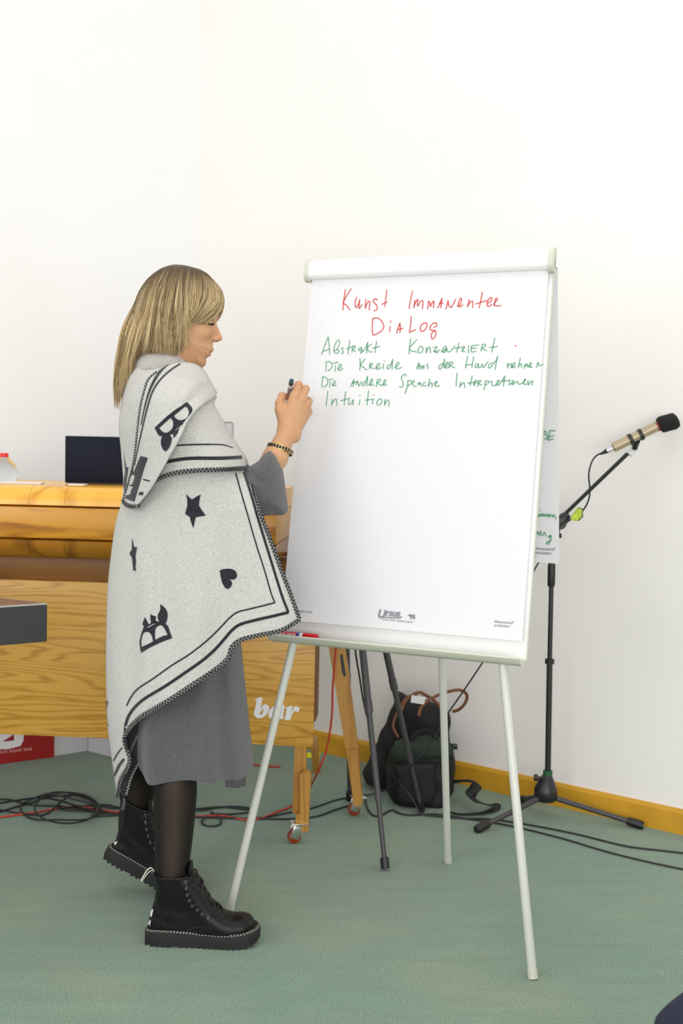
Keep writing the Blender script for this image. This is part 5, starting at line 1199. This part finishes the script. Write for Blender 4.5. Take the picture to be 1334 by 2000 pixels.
decal(kE([[(545, 480), (590, 480), (585, 640), (578, 820), (530, 850), (520, 700), (530, 560)]]), bvhC, 'edge_motif', M_navy, cape)
decal(kE([[(765, 905), (890, 935), (885, 962), (758, 930)]]), bvhC, 'edge_motif', M_navy, cape)
decal(kE([[(700, 1145), (780, 1160), (750, 1218), (675, 1205)]]), bvhC, 'edge_motif', M_navy, cape)
decal(kE([[(392, 360), (425, 560), (450, 690), (490, 690), (470, 820), (455, 930), (440, 1080), (415, 1160), (400, 1020), (405, 900), (430, 800), (420, 600)]]), bvhA, 'edge_motif', M_navy, cape)
# stripes
off1 = [(488, 922), (500, 962), (518, 1020), (537, 1078), (552, 1130), (564, 1190)]
band([(476, 922), (489, 962), (503, 1010), (520, 1065), (537, 1120), (551, 1165), (563, 1196)], 3.8, bvhA, 'border_stripe', M_navy, cape)
band([(460, 924), (470, 960), (482, 1000), (500, 1062), (517, 1115), (530, 1160), (537, 1177)], 2.1, bvhA, 'border_stripe', M_navy, cape)
hs = [(563, 1196), (530, 1204), (495, 1212), (468, 1220), (452, 1232), (440, 1246), (420, 1268), (395, 1290), (360, 1315), (320, 1342), (285, 1363), (265, 1380), (252, 1398), (245, 1418)]
band(hs, 4.6, bvhA, 'border_stripe', M_navy, cape)
hs2 = [(537, 1177), (510, 1184), (485, 1190), (463, 1196), (447, 1208), (430, 1226), (405, 1250), (370, 1278), (335, 1300), (300, 1325), (270, 1345), (256, 1362), (248, 1378)]
band(hs2, 2.4, bvhA, 'border_stripe', M_navy, cape)
band([(239, 1460), (230, 1472), (222, 1486)], 2.2, bvhA, 'border_stripe', M_navy, cape)
band([(243, 1482), (234, 1494), (227, 1508), (223.5, 1516)], [4, 4.5, 3], bvhA, 'border_stripe', M_navy, cape)
band([(329, 872), (360, 869), (400, 868), (435, 869), (455, 875)], [2.6, 2.4, 1.2], bvhBm, 'border_stripe', M_navy, cape)
band([(310, 906), (340, 899), (375, 895), (430, 895), (472, 893)], 5.4, bvhBm, 'border_stripe', M_navy, cape)
band([(333, 708), (318, 720), (305, 738), (293, 762), (284, 792), (276, 830)], [3, 4.4, 4.4, 3.4, 2.2, 1.4], bvhC, 'border_stripe', M_navy, cape)
band([(352, 711), (335, 722), (315, 740), (300, 762), (290, 790), (280, 830), (271, 870), (263, 910)], [2.4, 2.6, 2.6, 2.0, 1.2], bvhC, 'border_stripe', M_navy, cape)
band([(276, 1425), (262, 1450), (254, 1470)], 4, bvhT, 'lining_stripe', mat('grey_wool', (.10, .10, .11, 1), .95), cape)
# whip-stitched edging: dark rolled edge with a cream zigzag thread
def edging(P, name, r=.0050, nd=None, zig=True, seg=.009):
    P = np.array(P); L = np.linalg.norm(np.diff(P, axis=0), axis=1).sum(); k = max(12, int(L/.004)); Q = resample(P, k)
    rr_ = [r*(1+.22*math.sin(i*math.pi)) if False else r*(1+.25*(i % 2)) for i in range(k)]
    MB().tube(Q, rr_, 7).build(name, M_navy, cape, True)
    nz = int(L/seg); Z = resample(P, nz*2+1); zz = []
    for i, p in enumerate(Z):
        t = Z[min(i+1, len(Z)-1)]-Z[max(i-1, 0)]; t /= np.linalg.norm(t)+1e-9
        nn = np.cross(t, V3(0, -1, 0)); nn /= np.linalg.norm(nn)+1e-9
        zz.append(p+nn*r*.85*(1 if i % 2 else -1)+V3(0, -r*.95-.0004, 0))
    MB().tube(zz, .00078, 5, upv=(0, 1, .01)).build('edge_thread', M_yarn, cape, True)
def rowpts(P, j=None, i=None): return [np.array(p) for p in (P[j] if j is not None else P[:, i])]
iR = int(190*.36)
edging(rowpts(PA, -1), 'edging'); edging([np.array(p) for p in PA[:, -1]][int(200*.40):], 'edging')
edging([np.array(p) for p in PB[-1]][16:], 'edging'); edging(rowpts(PCm, -1), 'edging', seg=.008)
edging([np.array(p) for p in PCm[:, 0]], 'edging', .0036, seg=.008)
edging([np.array(p) for p in PT[:, -1]], 'edging', .0028)
edging([np.array(p) for p in PF[-1]], 'edging', .0028)
# tassel: loose threads standing in for the far boot's tab
tl = MB()
for k in range(5): tl.tube(crom([at(240+k*.9, 1554, 2.94), at(240+k*1.2, 1568, 2.94), at(236+k*1.6, 1582, 2.94)], 4), .0009, 5)
tl.build('far_pull_tab', M_knit, cape, True)
# ---- rolled collar of the dress
YK = YC
col = []
for j, (yl, yr, xl, xr, dep, bul) in enumerate(((742, 752, 262, 396, .085, 0), (728, 734, 258, 392, .080, .006), (712, 716, 262, 378, .073, .009), (698, 702, 272, 368, .066, .006), (688, 694, 282, 362, .060, 0), (694, 700, 287, 357, .055, 0), (712, 716, 290, 355, .052, 0))):
    R_ = []
    for i in range(64):
        a = 2*math.pi*i/64; x = (xl+xr)/2+(xr-xl)/2*math.cos(a); y = yl+(yr-yl)*(math.cos(a)+1)/2
        p = at(x, y, YK); R_.append(V3(p[0]+(p[0]-at((xl+xr)/2, y, YK)[0])*bul, YK+(dep+bul)*math.sin(a)*(1+.03*math.sin(5*a)), p[2]+.003*math.sin(3*a+j)))
    col.append(R_)
loft(col, 'collar', M_collar, wo)
# ---- bracelet
ax = W0-mid; ax /= np.linalg.norm(ax); bc = at(547, 878, 2.905)
tilt = V3(-.12, -.30, -.0); axb = ax+tilt*.9; axb /= np.linalg.norm(axb)
e1_ = np.cross(axb, V3(0, 1, 0)); e1_ /= np.linalg.norm(e1_); e2_ = np.cross(axb, e1_)
br = thing('bracelet', (0, 0, 0), None, None); br.parent = wo; br['label'] = 'gold bracelet of dark rectangular links on the right wrist'
rb1, rb2 = .0352, .0330
for s in (-1, 1): MB().tube([bc+e1_*rb1*math.cos(a)+e2_*rb2*math.sin(a)+axb*s*.0052 for a in np.linspace(0, 2*math.pi, 49)], .0010, 6, caps=False).build('gold_rim', M_gold, br, True)
NL = 28
for k in range(NL):
    a = 2*math.pi*k/NL; c = bc+e1_*rb1*math.cos(a)+e2_*rb2*math.sin(a); rad = e1_*math.cos(a)+e2_*math.sin(a); tn = np.cross(axb, rad)
    R = np.stack([tn, rad, axb], 1); MB().box(c, (.0052, .0016, .0092), R).build('bracelet_link', M_link, br)
    a += math.pi/NL; c = bc+e1_*rb1*math.cos(a)+e2_*rb2*math.sin(a); rad = e1_*math.cos(a)+e2_*math.sin(a); tn = np.cross(axb, rad)
    MB().box(c, (.0018, .0018, .0104), np.stack([tn, rad, axb], 1)).build('link_divider', M_gold, br)
# ---- ring on the ring finger
rg = HP(604, 784, 3.0); MB().tube([rg+V3(.0107*math.cos(a), .0107*math.sin(a), .002*math.cos(a)) for a in np.linspace(0, 2*math.pi, 25)], .0011, 6, caps=False).build('finger_ring', M_gold, wo, True)
# ---- hair
hair = thing('hair', (0, 0, 0), None, None); hair.parent = wo; hair['label'] = 'shoulder-length blonde hair with darker roots'
HC = (351, 604)
def hairY(x, y, lay):
    """half depth of the hair mass at head-plane pixel x,y"""
    a, b = 86, 88
    q = ((x-HC[0])/a)**2+((min(y, 625)-HC[1])/b)**2
    d = .094*math.sqrt(max(0, 1-min(q, .985)))
    t = min(max((y-610)/150, 0), 1)
    low = .090-.036*t
    sm_t = min(1, max(0, (y-590)/80)); sm_t = sm_t*sm_t*(3-2*sm_t); d = d*(1-sm_t)+max(low*math.sqrt(max(.06, 1-((x-318)/112)**2)), .02)*sm_t
    return d*lay
guides = [  # from the parting ridge down, back to front
 [(301, 541), (274, 575), (255, 620), (243, 675), (229, 740), (228, 808)],
 [(306, 535), (281, 573), (263, 622), (250, 680), (236, 742), (233, 815)],
 [(313, 530), (291, 571), (274, 622), (259, 680), (244, 735), (238, 798)],
 [(319, 526), (301, 570), (286, 620), (273, 665), (262, 708), (252, 750)],
 [(326, 523), (313, 568), (301, 618), (291, 655), (278, 686), (268, 706)],
 [(333, 521), (322, 565), (313, 615), (306, 655), (298, 682), (288, 704)],
 [(340, 519), (331, 565), (323, 612), (319, 650), (316, 684), (312, 704)],
 [(347, 519), (340, 565), (334, 612), (331, 655), (334, 690), (337, 704)],
 [(356, 520), (352, 565), (348, 612), (344, 655), (346, 688), (346, 708)],
 [(364, 521), (362, 565), (359, 612), (355, 650), (354, 680), (353, 706)],
 [(372, 523), (372, 560), (370, 600), (366, 635), (362, 662), (358, 692)],
 [(380, 525), (384, 556), (383, 592), (377, 620), (369, 640), (364, 660)],
 [(388, 527), (400, 552), (403, 584), (394, 610), (382, 630), (370, 642)],
 [(396, 530), (414, 552), (420, 582), (410, 606), (396, 626), (380, 640)],
 [(403, 534), (425, 558), (432, 586), (424, 608), (409, 626), (390, 642)],
 [(408, 538), (431, 566), (436.5, 592), (430, 612), (418, 626), (400, 638)]]
GG = np.array([resample(np.array([q[:2] for q in crom([V3(x, y, 0) for x, y in g], 6)]), 22) for g in guides])
def strand_set(N, side, name, seed):
    rng = np.random.RandomState(seed); NP = 22; V = []; Fq = []; Cc = []
    locks = np.random.RandomState(seed+50); LO = locks.normal(0, 1, (90, 5)); base_d = np.array((.105, .074, .044)); mid_c = np.array((.24, .165, .080)); light = np.array((.76, .59, .345)); honey = np.array((.50, .345, .165))
    for s in range(N):
        g = rng.uniform(0, len(guides)-1.001); k = int(g); f = g-k; P = GG[k]*(1-f)+GG[k+1]*f
        li = min(89, int(g*5.6+rng.randint(-1, 2)) % 90); lo_ = LO[li]; lay0 = rng.uniform(.90, 1.03); lay1 = rng.uniform(-.08, .05); lenf = (1-.26*abs(rng.randn()*.5)) if g > 2.2 else rng.uniform(.74, 1.0); lenf = min(1, max(.45, lenf*(1-.07*(math.sin(g*11)>.2))))
        w = rng.normal(0, 2.2) if g < 12.5 else rng.normal(0, 1.1); w2 = rng.normal(0, 2.2); ph = rng.uniform(0, 6.28); amp = rng.uniform(.2, 1.2)
        lk = rng.randint(0, 5); 
        P = resample(P[:max(6, int(22*lenf))], NP); t = np.linspace(0, 1, NP)
        clump = (5.5 if 2.2 < g < 11.5 else 2.)*lo_[0]*t**1.4+(3.2 if g < 12 else 1.2)*np.sin(t*4.5+lo_[1]*2)*t
        P = P+np.stack([w*t+amp*np.sin(t*5+ph)*t+clump, w2*t*.6], 1)
        # strands start on the other side of the ridge slightly, over the parting
        pts = []
        for i in range(NP):
            x, y = P[i]; q = at(x, y, YH); d = hairY(x, y, lay0+lay1*t[i]+.035*lo_[2]*t[i])
            d = d*min(1, .75+t[i]*6)+.0008*rng.randn()*0
            pts.append(V3(q[0], YH+side*d, q[2]))
        tone = np.clip(.5+.26*rng.randn()+.22*lo_[3], 0, 1); tc_ = light if tone > .5 else (honey if tone > .22 else mid_c); tc_ = tc_*rng.uniform(.75, 1.15)
        root = base_d*rng.uniform(.8, 1.5); rl = rng.uniform(.14, .55)*(1.15 if 3 < g < 13 else 1.); rw = rng.uniform(.00035, .00075)
        n0 = len(V)
        for i in range(NP):
            tn = pts[min(i+1, NP-1)]-pts[max(i-1, 0)]; tn /= np.linalg.norm(tn)+1e-9; nb_ = V3(0, side, 0); a1 = np.cross(tn, nb_); a1 /= np.linalg.norm(a1)+1e-9; a2_ = np.cross(a1, tn)
            r_ = rw*(1 if i < NP-5 else (NP-1-i)/5+.12)*1.15
            for q in range(3):
                an = 2.0944*q+.5; V.append(pts[i]+r_*(math.cos(an)*a1*1.3+math.sin(an)*a2_*.8))
            m_ = min(1, max(0, (t[i]-rl*.3)/rl)); cc = root*(1-m_)+tc_*m_; Cc += [cc]*3
        for i in range(NP-1):
            for q in range(3): Fq.append((n0+i*3+q, n0+i*3+(q+1) % 3, n0+(i+1)*3+(q+1) % 3, n0+(i+1)*3+q))
    o = mesh(name, np.array(V), np.array(Fq), M_hair, hair); 
    ca = o.data.color_attributes.new('Col', 'FLOAT_COLOR', 'POINT'); arr = np.ones((len(V), 4), np.float32); arr[:, :3] = np.array(Cc); ca.data.foreach_set('color', arr.ravel()); return o
strand_set(6500, -1, 'hair_strands', 3)
strand_set(2300, 1, 'hair_strands', 4)
# hair mass under the strands
hp_ = [(306, 562), (323, 547), (343, 540), (370, 541), (392, 547), (416, 560), (424, 584), (420, 600), (404, 614), (384, 630), (369, 642), (362, 660), (355, 695), (345, 700), (334, 695), (322, 685), (312, 676), (298, 680), (282, 688), (268, 712), (250, 752), (240, 775), (234, 770), (246, 715), (258, 660), (266, 620), (276, 590), (286, 568)]
poly = wxz([tuple(q[:2]) for q in crom([V3(x, y, 0) for x, y in hp_], 3, True)], YH); a = np.array(poly)
F = Field((a[:, 0].min()-.01, YH-.1, a[:, 1].min()-.01), (a[:, 0].max()+.01, YH+.1, a[:, 1].max()+.01), .0038)
zz0 = pc(300, 640)[2]
inflate(F, poly, YH, lambda X, Z: .074-.034*np.clip((zz0-Z)/.12, 0, 1), .07, 0, 2.)
V, Q = F.mesh(); o = mesh('hair_mass', V, Q, M_hair, hair)
ca = o.data.color_attributes.new('Col', 'FLOAT_COLOR', 'POINT'); arr = np.ones((len(V), 4), np.float32)
ztop_ = a[:, 1].max(); tt = np.clip((ztop_-V[:, 2])/.16, 0, 1)[:, None]; arr[:, :3] = np.array((.10, .07, .042))*(1-tt)+np.array((.20, .14, .07))*tt; ca.data.foreach_set('color', arr.ravel())
# a few loose strands over the cheek
ls = MB()
for pts in ([(376, 628), (373, 650), (377, 668), (386, 690), (391, 712)], [(372, 632), (370, 655), (378, 672)], [(400, 622), (390, 640), (376, 646), (366, 648)], [(408, 618), (396, 634), (384, 642)], [(366, 645), (362, 680), (367, 700), (380, 714)], [(352, 690), (357, 700), (352, 710), (342, 706)]):
    ls.tube(crom([onface(x, y, -1, .004) for x, y in pts], 5), .0007, 5)
o = ls.build('loose_strands', mat('light_hair', (.50, .40, .22, 1), .4), hair, True)
settle(wo)
# ---- the pen in her hand: its own thing
A = at(569.5, 743.5, 2.938); B = at(561, 792, 3.062); d = (B-A)/np.linalg.norm(B-A)
pen = thing('green_marker', A, 'marker pen with dark green cap end held in the raised hand', 'marker')
M_greenc = mat('dark_green_plastic', srgb(12, 62, 54), .25)
MB().tube([A+d*.003, A+d*.018], [.0063, .0066], 18).build('cap', M_greenc, pen, True)
cr = MB()
for k in range(8): a = 2*math.pi*k/8; e = np.cross(d, V3(0, 1, 0)); e /= np.linalg.norm(e); g = np.cross(d, e); cr.box(A+d*.002+(e*math.cos(a)+g*math.sin(a))*.0048, (.0022, .0022, .008), np.stack([e, g, d], 1))
cr.build('cap_crown', mat('teal_plastic', srgb(40, 110, 110), .25), pen)
MB().tube([A+d*.018, A+d*.125], .0065, 18).build('barrel', M_mwhite, pen, True)
MB().tube([A+d*.032, A+d*.075], .0067, 18).build('barrel_label', mat('mauve_label', srgb(150, 138, 160), .4), pen, True)
settle(pen)
